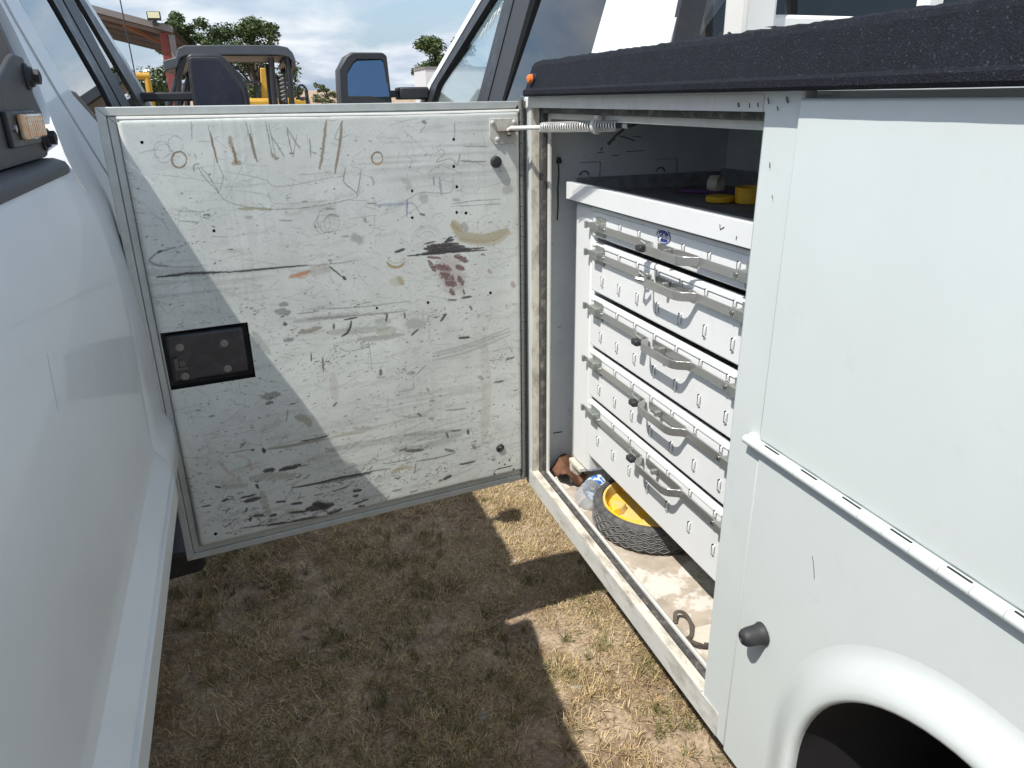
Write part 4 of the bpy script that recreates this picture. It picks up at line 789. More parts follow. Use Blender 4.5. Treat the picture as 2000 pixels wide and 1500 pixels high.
((0.33,0.33,0.24),0.0067,0.4,0.6,[(0.811,0.7427),(0.755,0.734)]),
((0.33,0.33,0.24),0.0098,0.4,0.6,[(0.6718,0.6385),(0.6418,0.6303)]),
((0.05,0.05,0.05),0.0028,0.75,0.6,[(0.7709,0.7035),(0.7357,0.7041)]),
((0.05,0.05,0.05),0.0052,0.75,0.6,[(0.7632,0.6917),(0.7288,0.6938)]),
((0.05,0.05,0.05),0.0033,0.75,0.6,[(0.8119,0.706),(0.7979,0.7078)]),
((0.05,0.05,0.05),0.0016,0.75,0.6,[(0.8574,0.7031),(0.8374,0.7018)]),
((0.05,0.05,0.05),0.0028,0.75,0.6,[(0.7647,0.664),(0.761,0.6742)]),
((0.05,0.05,0.05),0.0041,0.75,0.6,[(0.7491,0.6483),(0.7258,0.6447)]),
((0.05,0.05,0.05),0.0034,0.75,0.6,[(0.759,0.6367),(0.7552,0.6471)]),
((0.05,0.05,0.05),0.0035,0.75,0.6,[(0.711,0.6377),(0.6964,0.638)]),
((0.05,0.05,0.05),0.003,0.75,0.6,[(0.692,0.6728),(0.6708,0.6671)]),
((0.05,0.05,0.05),0.0037,0.75,0.6,[(0.6573,0.6563),(0.6328,0.6541)]),
((0.05,0.05,0.05),0.0031,0.75,0.6,[(0.6662,0.6341),(0.6232,0.6281)]),
((0.05,0.05,0.05),0.0088,0.75,0.6,[(0.6227,0.6324),(0.559,0.63)]),
((0.05,0.05,0.05),0.0113,0.75,0.6,[(0.6027,0.6417),(0.5724,0.6262)]),
((0.05,0.05,0.05),0.0045,0.75,0.6,[(0.5745,0.6059),(0.5483,0.6077)]),
((0.05,0.05,0.05),0.0039,0.75,0.6,[(0.5549,0.6065),(0.5375,0.6108)]),
((0.05,0.05,0.05),0.003,0.75,0.6,[(0.7175,0.6149),(0.6752,0.6103)]),
((0.05,0.05,0.05),0.0019,0.75,0.6,[(0.7239,0.6124),(0.5751,0.6001)]),
((0.05,0.05,0.05),0.0015,0.75,0.6,[(0.7821,0.6232),(0.7115,0.6147)]),
((0.05,0.05,0.05),0.0025,0.75,0.6,[(0.6629,0.6097),(0.6001,0.607)]),
((0.05,0.05,0.05),0.0033,0.75,0.6,[(0.5045,0.6528),(0.4834,0.6518)]),
((0.05,0.05,0.05),0.0033,0.75,0.6,[(0.5058,0.6383),(0.4925,0.6393)]),
((0.05,0.05,0.05),0.0019,0.75,0.6,[(0.5554,0.6659),(0.516,0.6705)]),
((0.05,0.05,0.05),0.0029,0.75,0.6,[(0.7321,0.731),(0.7279,0.7188)]),
((0.05,0.05,0.05),0.0027,0.75,0.6,[(0.8214,0.7481),(0.811,0.7427)]),
((0.05,0.05,0.05),0.0027,0.75,0.6,[(0.5079,0.6163),(0.4673,0.6206)]),
((0.05,0.05,0.05),0.0033,0.75,0.6,[(0.4955,0.6055),(0.4795,0.6042)]),
((0.05,0.05,0.05),0.0026,0.75,0.6,[(0.5627,0.5937),(0.4963,0.5966)]),
((0.45,0.2,0.08),0.0033,0.25,0.4,[(0.8049,0.8135),(0.7936,0.7843),(0.7791,0.7673)]),
((0.45,0.2,0.08),0.0034,0.25,0.4,[(0.7382,0.7979),(0.7365,0.7678)]),
((0.45,0.2,0.08),0.0034,0.2,0.4,[(0.7666,0.8152),(0.7451,0.8062)]),
((0.45,0.2,0.08),0.0034,0.25,0.4,[(0.7684,0.762),(0.7651,0.7448)]),
((0.2,0.21,0.2),0.0017,0.6,0.5,[(0.4193,0.7116),(0.3785,0.7093),(0.3354,0.7097)]),
((0.2,0.21,0.2),0.0021,0.7,0.5,[(0.3333,0.6987),(0.2809,0.6955),(0.2226,0.6973)]),
((0.05,0.05,0.05),0.0041,0.7,0.5,[(0.3602,0.7347),(0.3355,0.7305),(0.3118,0.7281)]),
((0.05,0.05,0.05),0.0027,0.6,0.5,[(0.3764,0.7398),(0.3557,0.741)]),
((0.05,0.05,0.05),0.003,0.7,0.5,[(0.2138,0.6613),(0.1944,0.6598),(0.1673,0.6597)]),
((0.05,0.05,0.05),0.0044,0.75,0.4,[(0.2597,0.6274),(0.2388,0.6331)]),
((0.05,0.05,0.05),0.0029,0.6,0.3,[(0.273,0.626),(0.2657,0.6257)]),
((0.36,0.3,0.17),0.0041,0.5,0.4,[(0.3981,0.6858),(0.3732,0.6872),(0.3468,0.6854)]),
((0.2,0.21,0.2),0.0099,0.25,0.6,[(0.5563,0.7807),(0.401,0.7744),(0.2632,0.759),(0.176,0.7553)]),
((0.2,0.21,0.2),0.0084,0.3,0.6,[(0.3898,0.7429),(0.3071,0.736),(0.2058,0.7466)]),
((0.2,0.21,0.2),0.0056,0.35,0.6,[(0.3599,0.7799),(0.3049,0.7739),(0.2341,0.7676)]),
((0.05,0.05,0.05),0.0029,0.6,0.4,[(0.2458,0.7627),(0.2423,0.747)]),
((0.05,0.05,0.05),0.0036,0.5,0.7,[(0.2313,0.7641),(0.2052,0.7615)]),
((0.05,0.05,0.05),0.0044,0.6,0.7,[(0.2511,0.7144),(0.2253,0.7025)]),
((0.05,0.05,0.05),0.0045,0.5,0.5,[(0.1718,0.7057),(0.163,0.6975)]),
((0.05,0.05,0.05),0.0037,0.7,0.3,[(0.1848,0.7572),(0.1838,0.7449)]),
((0.05,0.05,0.05),0.0021,0.6,0.6,[(0.4052,0.6272),(0.3773,0.6277)]),
((0.05,0.05,0.05),0.0021,0.5,0.5,[(0.3573,0.6118),(0.3359,0.6124)]),
((0.2,0.21,0.2),0.0021,0.6,0.5,[(0.3398,0.664),(0.3351,0.6931)]),
((0.05,0.05,0.05),0.0022,0.5,0.5,[(0.7396,0.8461),(0.7529,0.832)]),
((0.05,0.05,0.05),0.0016,0.6,0.3,[(0.8059,0.9232),(0.7974,0.9228)]),
((0.05,0.05,0.05),0.0079,0.45,0.85,[(0.6861,0.9479),(0.6517,0.9478)]),
((0.05,0.05,0.05),0.0045,0.6,0.7,[(0.6826,0.9306),(0.6687,0.9318)]),
((0.05,0.05,0.05),0.0017,0.6,0.3,[(0.6297,0.9178),(0.6179,0.9181)]),
((0.2,0.21,0.2),0.0017,0.5,0.5,[(0.637,0.9061),(0.6442,0.876)]),
((0.2,0.21,0.2),0.0078,0.3,0.7,[(0.6879,1.1021),(0.6616,1.0498)]),
((0.75,0.76,0.74),0.0071,0.5,0.4,[(0.5957,0.9045),(0.5858,0.8853)]),
((0.85,0.86,0.84),0.0023,0.6,0.9,[(0.8876,1.4913),(0.8334,1.4309)]),
]
HOLES= [(0.8405,1.5103,0.0032),(0.7358,1.3311,0.0032),(0.1931,1.4949,0.0033),(0.1957,1.435,0.0036),(0.3,1.3857,0.0034),(0.19,1.3884,0.0036),(0.3039,1.3257,0.0033),(0.1926,1.3293,0.0034),(0.169,1.3263,0.0037),(0.4047,1.1216,0.0032),(0.2767,1.1191,0.0037),(0.1096,1.1232,0.004),(0.8389,0.6239,0.004),(0.0954,0.638,0.0025),(0.0783,0.6292,0.0028),(0.0639,0.6386,0.0028),(0.0516,0.6067,0.0029),(0.1102,0.6064,0.0028)]

PU0, PU1, PZ0, PZ1, PW = .0235, .8765, .5965, 1.5535, .012
nu, nz_ = 590, 660
us = np.linspace(PU0, PU1, nu); zs = np.linspace(PZ0, PZ1, nz_)
GU, GZ = np.meshgrid(us, zs)
rp_ = np.random.default_rng(42)
def fld(fu, fz, seed): return vnoise(GU*fu+3, GZ*fz+3, 1.0, seed)
base = np.zeros((nz_,nu,3)); base[:] = (.62,.655,.63)
mott = .5*fld(7,6,1)+.3*fld(22,20,2)+.2*fld(70,60,3)
base *= (.86+.26*mott)[...,None]
warm = np.clip((fld(5,4,8)-.5)*2,0,1)*.25; base = base*(1-warm[...,None])+np.array([.50,.48,.40])*warm[...,None]
hstk = fld(6,160,4)*fld(4,9,5); base *= (1-.16*np.clip((hstk-.38)*3,0,1))[...,None]
vstk = fld(190,9,6)*fld(9,5,7); base *= (1-.07*np.clip((vstk-.42)*3,0,1))[...,None]
grain = rp_.random((nz_,nu)); ani = .55*fld(70,420,12)+.45*fld(200,800,13); iso = fld(330,330,14)
brk = np.clip((.40*grain+.40*ani+.20*iso-.22)/.56,0,1)
def paint(c, w, a, r, pts, soft=.8):
    """one stroke: distance to the whole polyline, broken up by grain, blended once"""
    w = max(w,.0007); e = w*2.2+.002; P_ = np.array(pts,float)
    i0 = max(int((P_[:,0].min()-e-PU0)/(PU1-PU0)*(nu-1)),0); i1 = min(int((P_[:,0].max()+e-PU0)/(PU1-PU0)*(nu-1))+2,nu)
    j0 = max(int((P_[:,1].min()-e-PZ0)/(PZ1-PZ0)*(nz_-1)),0); j1 = min(int((P_[:,1].max()+e-PZ0)/(PZ1-PZ0)*(nz_-1))+2,nz_)
    if i1 <= i0 or j1 <= j0: return
    x = GU[j0:j1,i0:i1]; y = GZ[j0:j1,i0:i1]; m_ = np.zeros_like(x); n_ = len(P_)
    for k in range(n_-1):
        p, q = P_[k], P_[k+1]; dx, dy = q-p; l2 = dx*dx+dy*dy+1e-12
        t = np.clip(((x-p[0])*dx+(y-p[1])*dy)/l2,0,1); d = np.hypot(x-p[0]-t*dx, y-p[1]-t*dy)
        tt = (k+t)/(n_-1); ww = w*(.55+.45*np.clip(5*np.minimum(tt,1-tt),0,1)) if n_ > 3 else w
        m_ = np.maximum(m_, np.clip((ww*1.25-d)/(ww*soft)+.1,0,1))
    b_ = brk[j0:j1,i0:i1]
    m_ = np.clip((m_*(1.12-.12*r)-r*b_*.95)*(1+1.6*r),0,1)*a
    base[j0:j1,i0:i1] = base[j0:j1,i0:i1]*(1-m_[...,None])+np.array(c)*m_[...,None]
for k in range(2600):                     # hair scratches, mostly level and slightly rising
    u, z = rp_.uniform(PU0,PU1), PZ0+(PZ1-PZ0)*rp_.beta(1.1,1.3); L_ = rp_.gamma(1.6,.012); a = rp_.normal(.05,.35) if rp_.random()<.7 else rp_.uniform(0,3.14)
    v_ = rp_.choice([.12,.2,.28,.62]); paint((v_,v_,v_*.96), .0007, rp_.uniform(.15,.5), .3, [(u,z),(u+L_*math.cos(a)*.5,z+L_*math.sin(a)*.5+rp_.normal(0,.002)),(u+L_*math.cos(a),z+L_*math.sin(a))])
for k in range(800):                      # flecks
    u, z = rp_.uniform(PU0,PU1), PZ0+(PZ1-PZ0)*rp_.beta(1.0,1.6); v_ = rp_.choice([.05,.1,.16])
    paint((v_,v_,v_), rp_.uniform(.0008,.0018), rp_.uniform(.4,.8), .3, [(u,z),(u+rp_.normal(0,.003),z+rp_.normal(0,.001))])
for k in range(60):                       # scraped dark flecks low on the pan
    u, z = rp_.uniform(.30,.82), rp_.uniform(.61,.74); L_ = rp_.uniform(.004,.02)
    paint((.05,.055,.055), rp_.uniform(.0008,.0028), rp_.uniform(.4,.8), .9, [(u,z),(u-L_*.5,z+rp_.normal(.001,.002)),(u-L_,z+rp_.normal(.002,.004))])
def smooth(q, step=.0035, jit=.0003):
    Q = [np.array(v,float) for v in q]; Q = [2*Q[0]-Q[1]]+Q+[2*Q[-1]-Q[-2]]; o = []
    for i in range(1,len(Q)-2):
        a0,a1,a2,a3 = Q[i-1:i+3]; n_ = max(1,int(np.hypot(*(a2-a1))/step))
        for k in range(n_):
            t = k/n_; o.append(.5*((2*a1)+(a2-a0)*t+(2*a0-5*a1+4*a2-a3)*t*t+(3*a1-a0-3*a2+a3)*t**3))
    o.append(Q[-2]); return [tuple(v+rp_.normal(0,jit,2)) for v in o]
for k in range(170):                      # soft smudges
    u, z = rp_.uniform(PU0,PU1), PZ0+(PZ1-PZ0)*rp_.beta(1.1,1.5); L_ = rp_.uniform(.01,.09); v_ = rp_.uniform(.22,.42); a = rp_.normal(.06,.12)
    paint((v_,v_,v_*.93), rp_.uniform(.004,.014), rp_.uniform(.10,.34), .85, smooth([(u,z),(u-L_*.5,z+L_*.5*a+rp_.normal(0,.003)),(u-L_,z+L_*a)],.012,.002), 1.6)
for k in range(46):                       # clustered chips
    cu_, cz_ = rp_.uniform(.08,.86), rp_.choice([rp_.uniform(.61,.76),rp_.uniform(.61,.72),rp_.uniform(.95,1.15),rp_.uniform(.62,1.5)]); sp = rp_.uniform(.008,.03)
    for _ in range(rp_.integers(6,26)):
        u, z = cu_+rp_.normal(0,sp), cz_+rp_.normal(0,sp*.4); l_ = rp_.gamma(1.2,.0022); v_ = rp_.choice([.05,.09,.15,.24])
        if PU0 < u < PU1 and PZ0 < z < PZ1: paint((v_,v_,v_), rp_.uniform(.0006,.0016), rp_.uniform(.4,.9), .35, [(u,z),(u-l_,z+rp_.normal(.0004,.0008))])
for k in range(40):                       # long wiped streaks low on the pan
    u, z = rp_.uniform(.2,.85), rp_.uniform(.60,.82); L_ = rp_.uniform(.05,.2)
    paint((.30,.31,.28), rp_.uniform(.0015,.006), rp_.uniform(.2,.5), .9, smooth([(u,z),(u-L_*.5,z+.01*rp_.random()),(u-L_,z+.03*rp_.random())],.012,.001), 1.4)
for c_, w_, a_, r_, q_ in STROKES: paint(c_, w_*1.15, min(.95,a_*1.25), min(.95,r_*1.15+.08), smooth(q_))
# grime along the edges and yellowed left edge
ed = np.exp(-np.minimum(GU-PU0, PU1-GU)/.006)*.25+np.exp(-(GZ-PZ0)/.010)*.25
ed *= .6+.8*fld(60,60,15); base = base*(1-ed[...,None])+np.array([.42,.38,.28])*ed[...,None]*.8
LU0, LU1, LZ0, LZ1 = .6975, .8735, .9990, 1.1280
keep = np.ones((nz_-1,nu-1),bool); cu = (us[:-1]+us[1:])/2; cz = (zs[:-1]+zs[1:])/2; CU, CZ = np.meshgrid(cu,cz)
keep &= ~((CU>LU0)&(CU<LU1)&(CZ>LZ0)&(CZ<LZ1))
for (hu,hz_,hr) in HOLES: keep &= ~(np.hypot(CU-hu,CZ-hz_) < max(hr,.0026))
keep &= ~((np.abs(CZ-.6195)<.0016)&(CU>.0547)&(CU<.1036))
W_ = np.full((nz_,nu), PW); W_ -= .006*np.exp(-(np.minimum(GU-PU0,PU1-GU)/.003)**1.2)+.006*np.exp(-(np.minimum(GZ-PZ0,PZ1-GZ)/.003)**1.2)
W_ += .0010*(fld(5,5,31)-.5)+.0008*(fld(16,16,32)-.5)
co = np.stack([GU,W_,GZ],-1).reshape(-1,3)
idx = np.arange(nu*nz_).reshape(nz_,nu)
q4 = np.stack([idx[:-1,:-1],idx[:-1,1:],idx[1:,1:],idx[1:,:-1]],-1)[keep]
q4 = q4[:, ::-1]
me = bpy.data.meshes.new('inner_pan'); me.vertices.add(len(co)); me.vertices.foreach_set('co', co.astype(np.float32).ravel())
me.loops.add(q4.size); me.polygons.add(len(q4)); me.loops.foreach_set('vertex_index', q4.astype(np.int32).ravel()); me.polygons.foreach_set('loop_start', (np.arange(len(q4))*4).astype(np.int32))
me.update(calc_edges=True); me.polygons.foreach_set('use_smooth', np.ones(len(q4),bool))
ca = me.color_attributes.new('col','FLOAT_COLOR','POINT'); c4 = np.ones((nu*nz_,4),np.float32); c4[:,:3] = base.reshape(-1,3); ca.data.foreach_set('color', c4.ravel())
link('inner_pan', me, vcol_mat('scuffed_door_paint', rough=.5, noise=.10, nscale=160, spec=.35), DR)
# side walls of the pan down to the flange and dark backing
m = MB(); m.box(PU0-.001,PU1+.001,-.0275,PW-.010,PZ1-.002,PZ1+.0005); m.box(PU0-.001,PU1+.001,-.0275,PW-.010,PZ0-.0005,PZ0+.002); m.box(PU1-.001,PU1+.0008,-.0275,PW-.010,PZ0,PZ1); m.box(PU0-.001,PU0+.001,-.0275,PW-.010,PZ0,PZ1); m.build('pan_sides', m_trim, DR)
m = MB(); m.add([(PU0,-.016,PZ0),(PU1,-.016,PZ0),(PU1,-.016,PZ1),(PU0,-.016,PZ1)], [(0,1,2,3)]); m.build('door_cavity', m_black, DR)
# rolled bead along the top edge of the pan
m = MB(); m.tube([(PU0,.006,PZ1-.001),(.30,.0065,PZ1-.003),(.6,.006,PZ1-.001),(PU1,.006,PZ1)], .0045, 8); m.build('top_bead', mat('bead_paint',(.60,.61,.58),.4,noise=.1,nscale=40), DR)
# paddle latch back box
LT = node_part('latch', DR) if False else DR
m = MB(); m.box(LU0+.008,LU1-.006,-.0155,.0075,LZ0+.010,LZ1-.008); lb = m.build('latch_box', mat('dusty_latch_black',(.026,.029,.038),.38,noise=.3,nscale=50,dirt=(.11,.115,.12),dscale=35,dlo=.5,dhi=.8,damt=.5), DR, bevel=.009, seg=4)
lf = MB(); lf.box(LU0+.001,LU1-.001,-.0150,-.012,LZ0+.001,LZ1-.001); lf.build('latch_flange', mat('rusty_black_latch_flange',(.035,.028,.024),.6,noise=.4,nscale=40), DR)
m_bolt = mat('dull_bolt_steel',(.22,.22,.22),.4,metal=.8)
for (u_,z_) in ((.841,1.090),(.7515,1.0855),(.7525,1.0265),(.841,1.0235)):
    m = MB(); m.lathe([(.0085,.0076),(.0085,.0084),(.0062,.0086),(.0060,.0112),(.0050,.0120),(.0030,.0118),(.0028,.0100),(.001,.0100)], (u_,0,z_), (0,1,0), 16); m.build('latch_bolt', m_bolt, DR)
m = MB(); m.box(.850,.857,.0076,.020,1.045,1.070); m.box(.832,.857,.0076,.010,1.040,1.045); m.box(.836,.848,.0072,.0082,1.047,1.060); m.build('latch_claw', mat('latch_claw_steel',(.10,.10,.10),.4,metal=.6), DR, bevel=.0008)
# rubber buffers
for (u_,z_,r_,hollow) in ((.0885,1.4405,.0135,False),(.0918,.683,.0115,True)):
    m = MB()
    if hollow: m.lathe([(r_*1.05,.0),(r_*1.05,.013),(r_*.85,.0155),(r_*.6,.0155),(r_*.5,.012),(.001,.012)], (u_,0,z_), (0,1,0), 24)
    else: m.lathe([(r_*1.02,.0),(r_*1.02,.013),(r_,.019),(r_*.85,.0225),(r_*.4,.0235),(.001,.0235)], (u_,0,z_), (0,1,0), 24)
    m.build('rubber_buffer', m_rubber, DR)
# stay bracket
m = MB(); m.prism([(.103,1.5375),(.103,1.497),(.090,1.4795),(.040,1.4795),(.029,1.492),(.029,1.5375)], lambda a,b_,t: (a,.0125+t,b_), .003); bk = m.build('stay_bracket', mat('bracket_paint',(.55,.53,.49),.5,noise=.15,nscale=50,dirt=(.25,.22,.19),dscale=60,dlo=.5,dhi=.7,damt=.6), DR, bevel=.001)
for (u_,z_) in ((.096,1.529),(.084,1.492),(.040,1.529)):
    m = MB(); m.lathe([(.0052,.0156),(.0052,.018),(.003,.0195),(.001,.0196)], (u_,0,z_), (0,1,0), 12); m.build('bracket_rivet', m_header, DR)
m = MB(); m.box(.040,.086,.0155,.034,1.5075,1.5105); m.tube([(.058,.026,1.498),(.058,.026,1.516)], .005, 8); m.build('stay_pivot', mat('rusty_pivot',(.14,.10,.07),.6,metal=.4,noise=.4,nscale=80), DR, bevel=.0006)
# ---- spring stay rod from the door to the header (world coordinates)
P0 = FD @ Vector((.060,.028,1.516)); P1 = Vector((.672,1.325,1.530))
SR = node_part('stay_rod', ST)
dr_ = (P1-P0).normalized(); dl = (P1-P0).length
m_rod = mat('white_rod_paint', (.70,.70,.67), .4, noise=.1, nscale=60)
m = MB(); m.tube([P0+Vector((0,0,-.014)), P0+Vector((0,0,-.003)), P0+dr_*.012, P0+dr_*dl*.34], .0048, 10); m.build('rod', m_rod, SR)
m = MB(); m.tube([P0+dr_*dl*.335, P0+dr_*dl], .0046, 10); m.build('rod_core', m_rubber, SR)
a_ = dr_.orthogonal().normalized(); b2 = dr_.cross(a_); s0, s1, turns = dl*.33, dl*.96, 31
m = MB(); m.tube([P0+dr_*(s0+(s1-s0)*t/(turns*12))+(a_*math.cos(2*math.pi*t/12)+b2*math.sin(2*math.pi*t/12))*.0095 for t in range(turns*12+1)], .0017, 6); m.build('coil_spring', mat('spring_steel',(.66,.67,.65),.4,metal=.3,noise=.2,nscale=80), SR)
pc = P0+dr_*dl*.80
m = MB(); m.tube([pc+dr_*-.004, pc+dr_*.004], .0155, 16); m.box(pc.x-.004,pc.x+.006,pc.y-.008,pc.y+.008,pc.z+.010,1.5475); m.build('rod_guide', m_header, SR)
m = MB(); m.tube([P1, P1+dr_*.014], .006, 8); m.build('rod_nut', m_steel, SR)

# ================================================================== DRAWER CABINET in the compartment
tilt = Matrix.Translation((0,1.25,1.05)) @ Matrix.Rotation(rad(-.55),4,'X') @ Matrix.Translation((0,-1.25,-1.05))
CBN = thing('drawer_cabinet', 'white steel five drawer tool cabinet inside the open side compartment', 'cabinet', (.92,1.25,.60), frame=tilt)
XF = .722
MB().box(XF+.004,1.13,1.567,1.672,.66,1.352).build('side_post', m_white2, CBN, bevel=.012, seg=3)
MB().box(XF+.004,1.13,.80,.905,.66,1.352).build('side_post', m_white2, CBN, bevel=.004)
MB().box(1.11,1.13,.905,1.567,.70,1.352).build('back_panel', m_white2, CBN)
MB().box(XF+.03,1.12,.905,1.567,.700,.712).build('bottom_panel', m_zinc, CBN)
m = MB(); m.box(XF-.004,.80,1.600,1.672,.648,.6585); m.box(XF-.002,.79,1.66,1.672,.585,.648); m.build('foot_plate', m_worn, CBN, bevel=.001)
MB().box(.80,1.10,.82,.90,.585,.66).build('foot_block', m_zinc, CBN)
# tray on top
TY = node_part('top_tray', CBN)
m_rim = mat('grimy_tray_rim',(.22,.23,.24),.6,noise=.3,nscale=40,dirt=(.08,.07,.06),dscale=30,dlo=.5,dhi=.75,damt=.6)
MB().box(.703,.7065,.78,1.676,1.357,1.397).build('tray_lip', m_white2, TY, bevel=.0012)
MB().box(.7068,.728,.78,1.676,1.3935,1.3968).build('tray_edge', mat('grey_tray_edge',(.42,.45,.47),.5,noise=.15,nscale=40), TY, bevel=.0008)
MB().box(.7068,1.135,.78,1.676,1.354,1.372).build('tray_floor', mat('dark_tray_mat',(.15,.15,.155),.7,noise=.3,nscale=30,dirt=(.2,.18,.15),dscale=40,dlo=.55,dhi=.75,damt=.5), TY)
MB().box(.728,1.135,1.671,1.676,1.372,1.405).build('tray_end_rim', m_rim, TY); MB().box(1.129,1.135,.78,1.671,1.372,1.412).build('tray_back_rim', m_rim, TY)
m = MB()
pts = [(.9985,1.383),(.9945,1.376),(.988,1.381)]
m.tube([(.7025,1.028,1.3835),(.7025,1.026,1.376),(.7025,1.016,1.381)], .0009, 5); m.tube([(.7025,.98,1.372),(.7025,.981,1.366)], .0008, 5); m.build('pen_marks', chip, TY)
rows = [(1.2835,1.352,1.3085,True,False),(1.1560,1.2715,1.245,False,True),(1.0205,1.1420,1.115,True,True),(.8880,1.0080,.980,True,True),(.7220,.8735,.848,True,True)]
sy = [1.500,1.415,1.330,1.245,1.160,1.075,.990,.935]
louvre = slotm = lev = None
def ribbon(path, hz, th_, z):
    m = MB(); P = [Vector((x,y,z)) for x,y in path]; k = len(P); vs = []
    for i,p in enumerate(P):
        d = (P[min(i+1,k-1)]-P[max(i-1,0)]).normalized(); nrm = Vector((-d.y,d.x,0))
        for s,h in ((-1,-1),(1,-1),(1,1),(-1,1)): vs.append(p+nrm*s*th_/2+Vector((0,0,h*hz/2)))
    fs = [(i*4+j,i*4+(j+1)%4,(i+1)*4+(j+1)%4,(i+1)*4+j) for i in range(k-1) for j in range(4)]+[(0,1,2,3),tuple((k-1)*4+j for j in (3,2,1,0))]
    return m.add(vs, fs)
bow = [(.7135,1.505),(.7135,1.263),(.706,1.256),(.694,1.249),(.688,1.242),(.685,1.232),(.685,1.128),(.688,1.118),(.694,1.111),(.706,1.104),(.7135,1.097),(.7135,.925)]
src = {}
for ri,(z0,z1,zb,lever,low) in enumerate(rows):
    D_ = MB().box(XF,XF+.014,.912,1.563,z0,z1-.010).build('drawer', m_white2, CBN, bevel=.003)
    D_['label'] = ['shallow top drawer with blue oval badge','second drawer from the top','middle drawer','fourth drawer from the top','deep bottom drawer'][ri]
    m = MB(); m.extrude([(XF+.012,z1),(XF+.002,z1),(XF-.0012,z1-.0015),(XF-.0020,z1-.004),(XF-.0020,z1-.0085),(XF+.0005,z1-.0100)], 'y', .912, 1.563); m.build('drawer_lip', m_white2, D_)
    MB().box(XF+.0145,1.10,.93,1.545,z0+.006,z1-.02).build('drawer_box', m_zinc, D_)
    ribbon(bow, .0165, .0034, zb).build('pull_bar', m_alu, D_, bevel=.0006)
    ribbon([(.7185,1.25),(.7185,1.11)], .017, .003, zb).build('bar_back', m_alu, D_)
    # latches at both ends, and the small staples on the bar
    for s,yc in ((1,1.518),(-1,.952)):
        m = MB(); m.box(.703,XF-.001,yc-.022,yc+.018,zb-.006,zb+.012); m.box(XF-.003,XF-.0006,yc-.028,yc+.020,zb-.020,zb+.022); m.build('latch', m_zinc, D_, bevel=.0012)
        m = MB(); m.box(.7145,.7175,min(yc+.018*s,yc+.062*s),max(yc+.018*s,yc+.062*s),zb-.006,zb+.006); m.box(.709,.7145,min(yc+.054*s,yc+.062*s),max(yc+.054*s,yc+.062*s),zb-.008,zb+.008); m.build('latch_tongue', m_zinc, D_, bevel=.0006)
        m = MB(); m.lathe([(.0045,0),(.004,.003),(.001,.0035)], (.7115,yc-.034*s,zb), (-1,0,0), 10); m.build('bar_rivet', m_steel, D_)
    # release lever beside the pull
    m = MB(); m.tube([(.709,1.297,zb+.008),(.700,1.292,zb+.012),(.697,1.280,zb+.010),(.703,1.272,zb+.004)], .0022, 6); m.build('release_wire', m_zinc, D_)
    if lever:
        m = MB(); m.box(.690,.706,1.270,1.293,zb-.012,zb+.001); m.build('release_tab', m_plastic, D_, bevel=.004, seg=3)
    else:
        m = MB(); m.tube([(.707,1.290,zb+.003),(.690,1.287,zb+.001),(.688,1.275,zb),(.700,1.262,zb-.002)], .004, 6); m.build('release_tab', m_zinc, D_)
    m = MB(); m.box(.702,.716,1.194,1.203,zb-.004,zb+.006); m.build('catch', m_zinc, D_, bevel=.001)
    # stamped divider hooks
    ups = [y for y in sy if abs(y-1.518)>.02]
    spots = [(y, zb+.0125, .62) for y in ups if y > .95]
    if low: spots += [(y-.004, (zb-.012+z0)/2-.006 if ri < 4 else zb-.062, 1.0) for y in sy if y > .93]
    for (y,z,sz) in spots:
        if louvre is None:
            ml = MB(); ml.tube([(XF-.0002,0,.0120),(XF-.0034,0,.009),(XF-.0040,0,-.006),(XF-.0002,0,-.0120)], [.0012,.0024,.0024,.0012], 6)
            louvre = ml.build('divider_hook', m_white2, D_); mslot = MB().box(XF-.0042,XF-.0002,.0020,.0054,-.0105,.0115).build('hook_slot', m_black, D_)
            louvre.location = (0,y,z); mslot.location = (0,y,z); src['o'] = Vector((0,y,z)); louvre.scale.z = mslot.scale.z = sz
        else:
            off = Vector((0,y,z))-src['o']; copy_at(louvre, off, D_).scale.z = sz; copy_at(mslot, off, D_).scale.z = sz
    if ri == 0:
        n_ = 36; m = MB(); vs = [(XF-.0008, 1.238+.0270*math.cos(2*math.pi*k/n_), 1.3315+.0145*math.sin(2*math.pi*k/n_)) for k in range(n_)]
        m.prism([(v[1],v[2]) for v in vs], lambda a,b_,t: (XF-.0010+t,a,b_), .0008); m.build('oval_badge', mat('blue_badge',(.015,.03,.20),.25,coat=.5), D_)
        m = MB(); m.tube([(XF-.0012,1.238+.0245*math.cos(2*math.pi*k/n_),1.3315+.0124*math.sin(2*math.pi*k/n_)) for k in range(n_)], .0005, 5, closed=True); m.build('badge_border', m_chalk, D_)
        fc = bpy.data.curves.new('badge_text','FONT'); fc.body = 'AG Body'; fc.size = .0130; fc.align_x = 'CENTER'; fc.align_y = 'CENTER'; fc.shear = .3; fc.extrude = .0002
        to = bpy.data.objects.new('tmp', fc); col.objects.link(to); bpy.context.view_layer.update()
        tm = bpy.data.meshes.new_from_object(to.evaluated_get(bpy.context.evaluated_depsgraph_get())); bpy.data.objects.remove(to)
        for v in tm.vertices: v.co = Vector((XF-.0012-v.co.z, 1.238-v.co.x, 1.3315+v.co.y))
        tm.name = 'badge_lettering'; link('badge_lettering', tm, m_chalk, D_)

# ================================================================== things lying in the compartment
FZ = .578
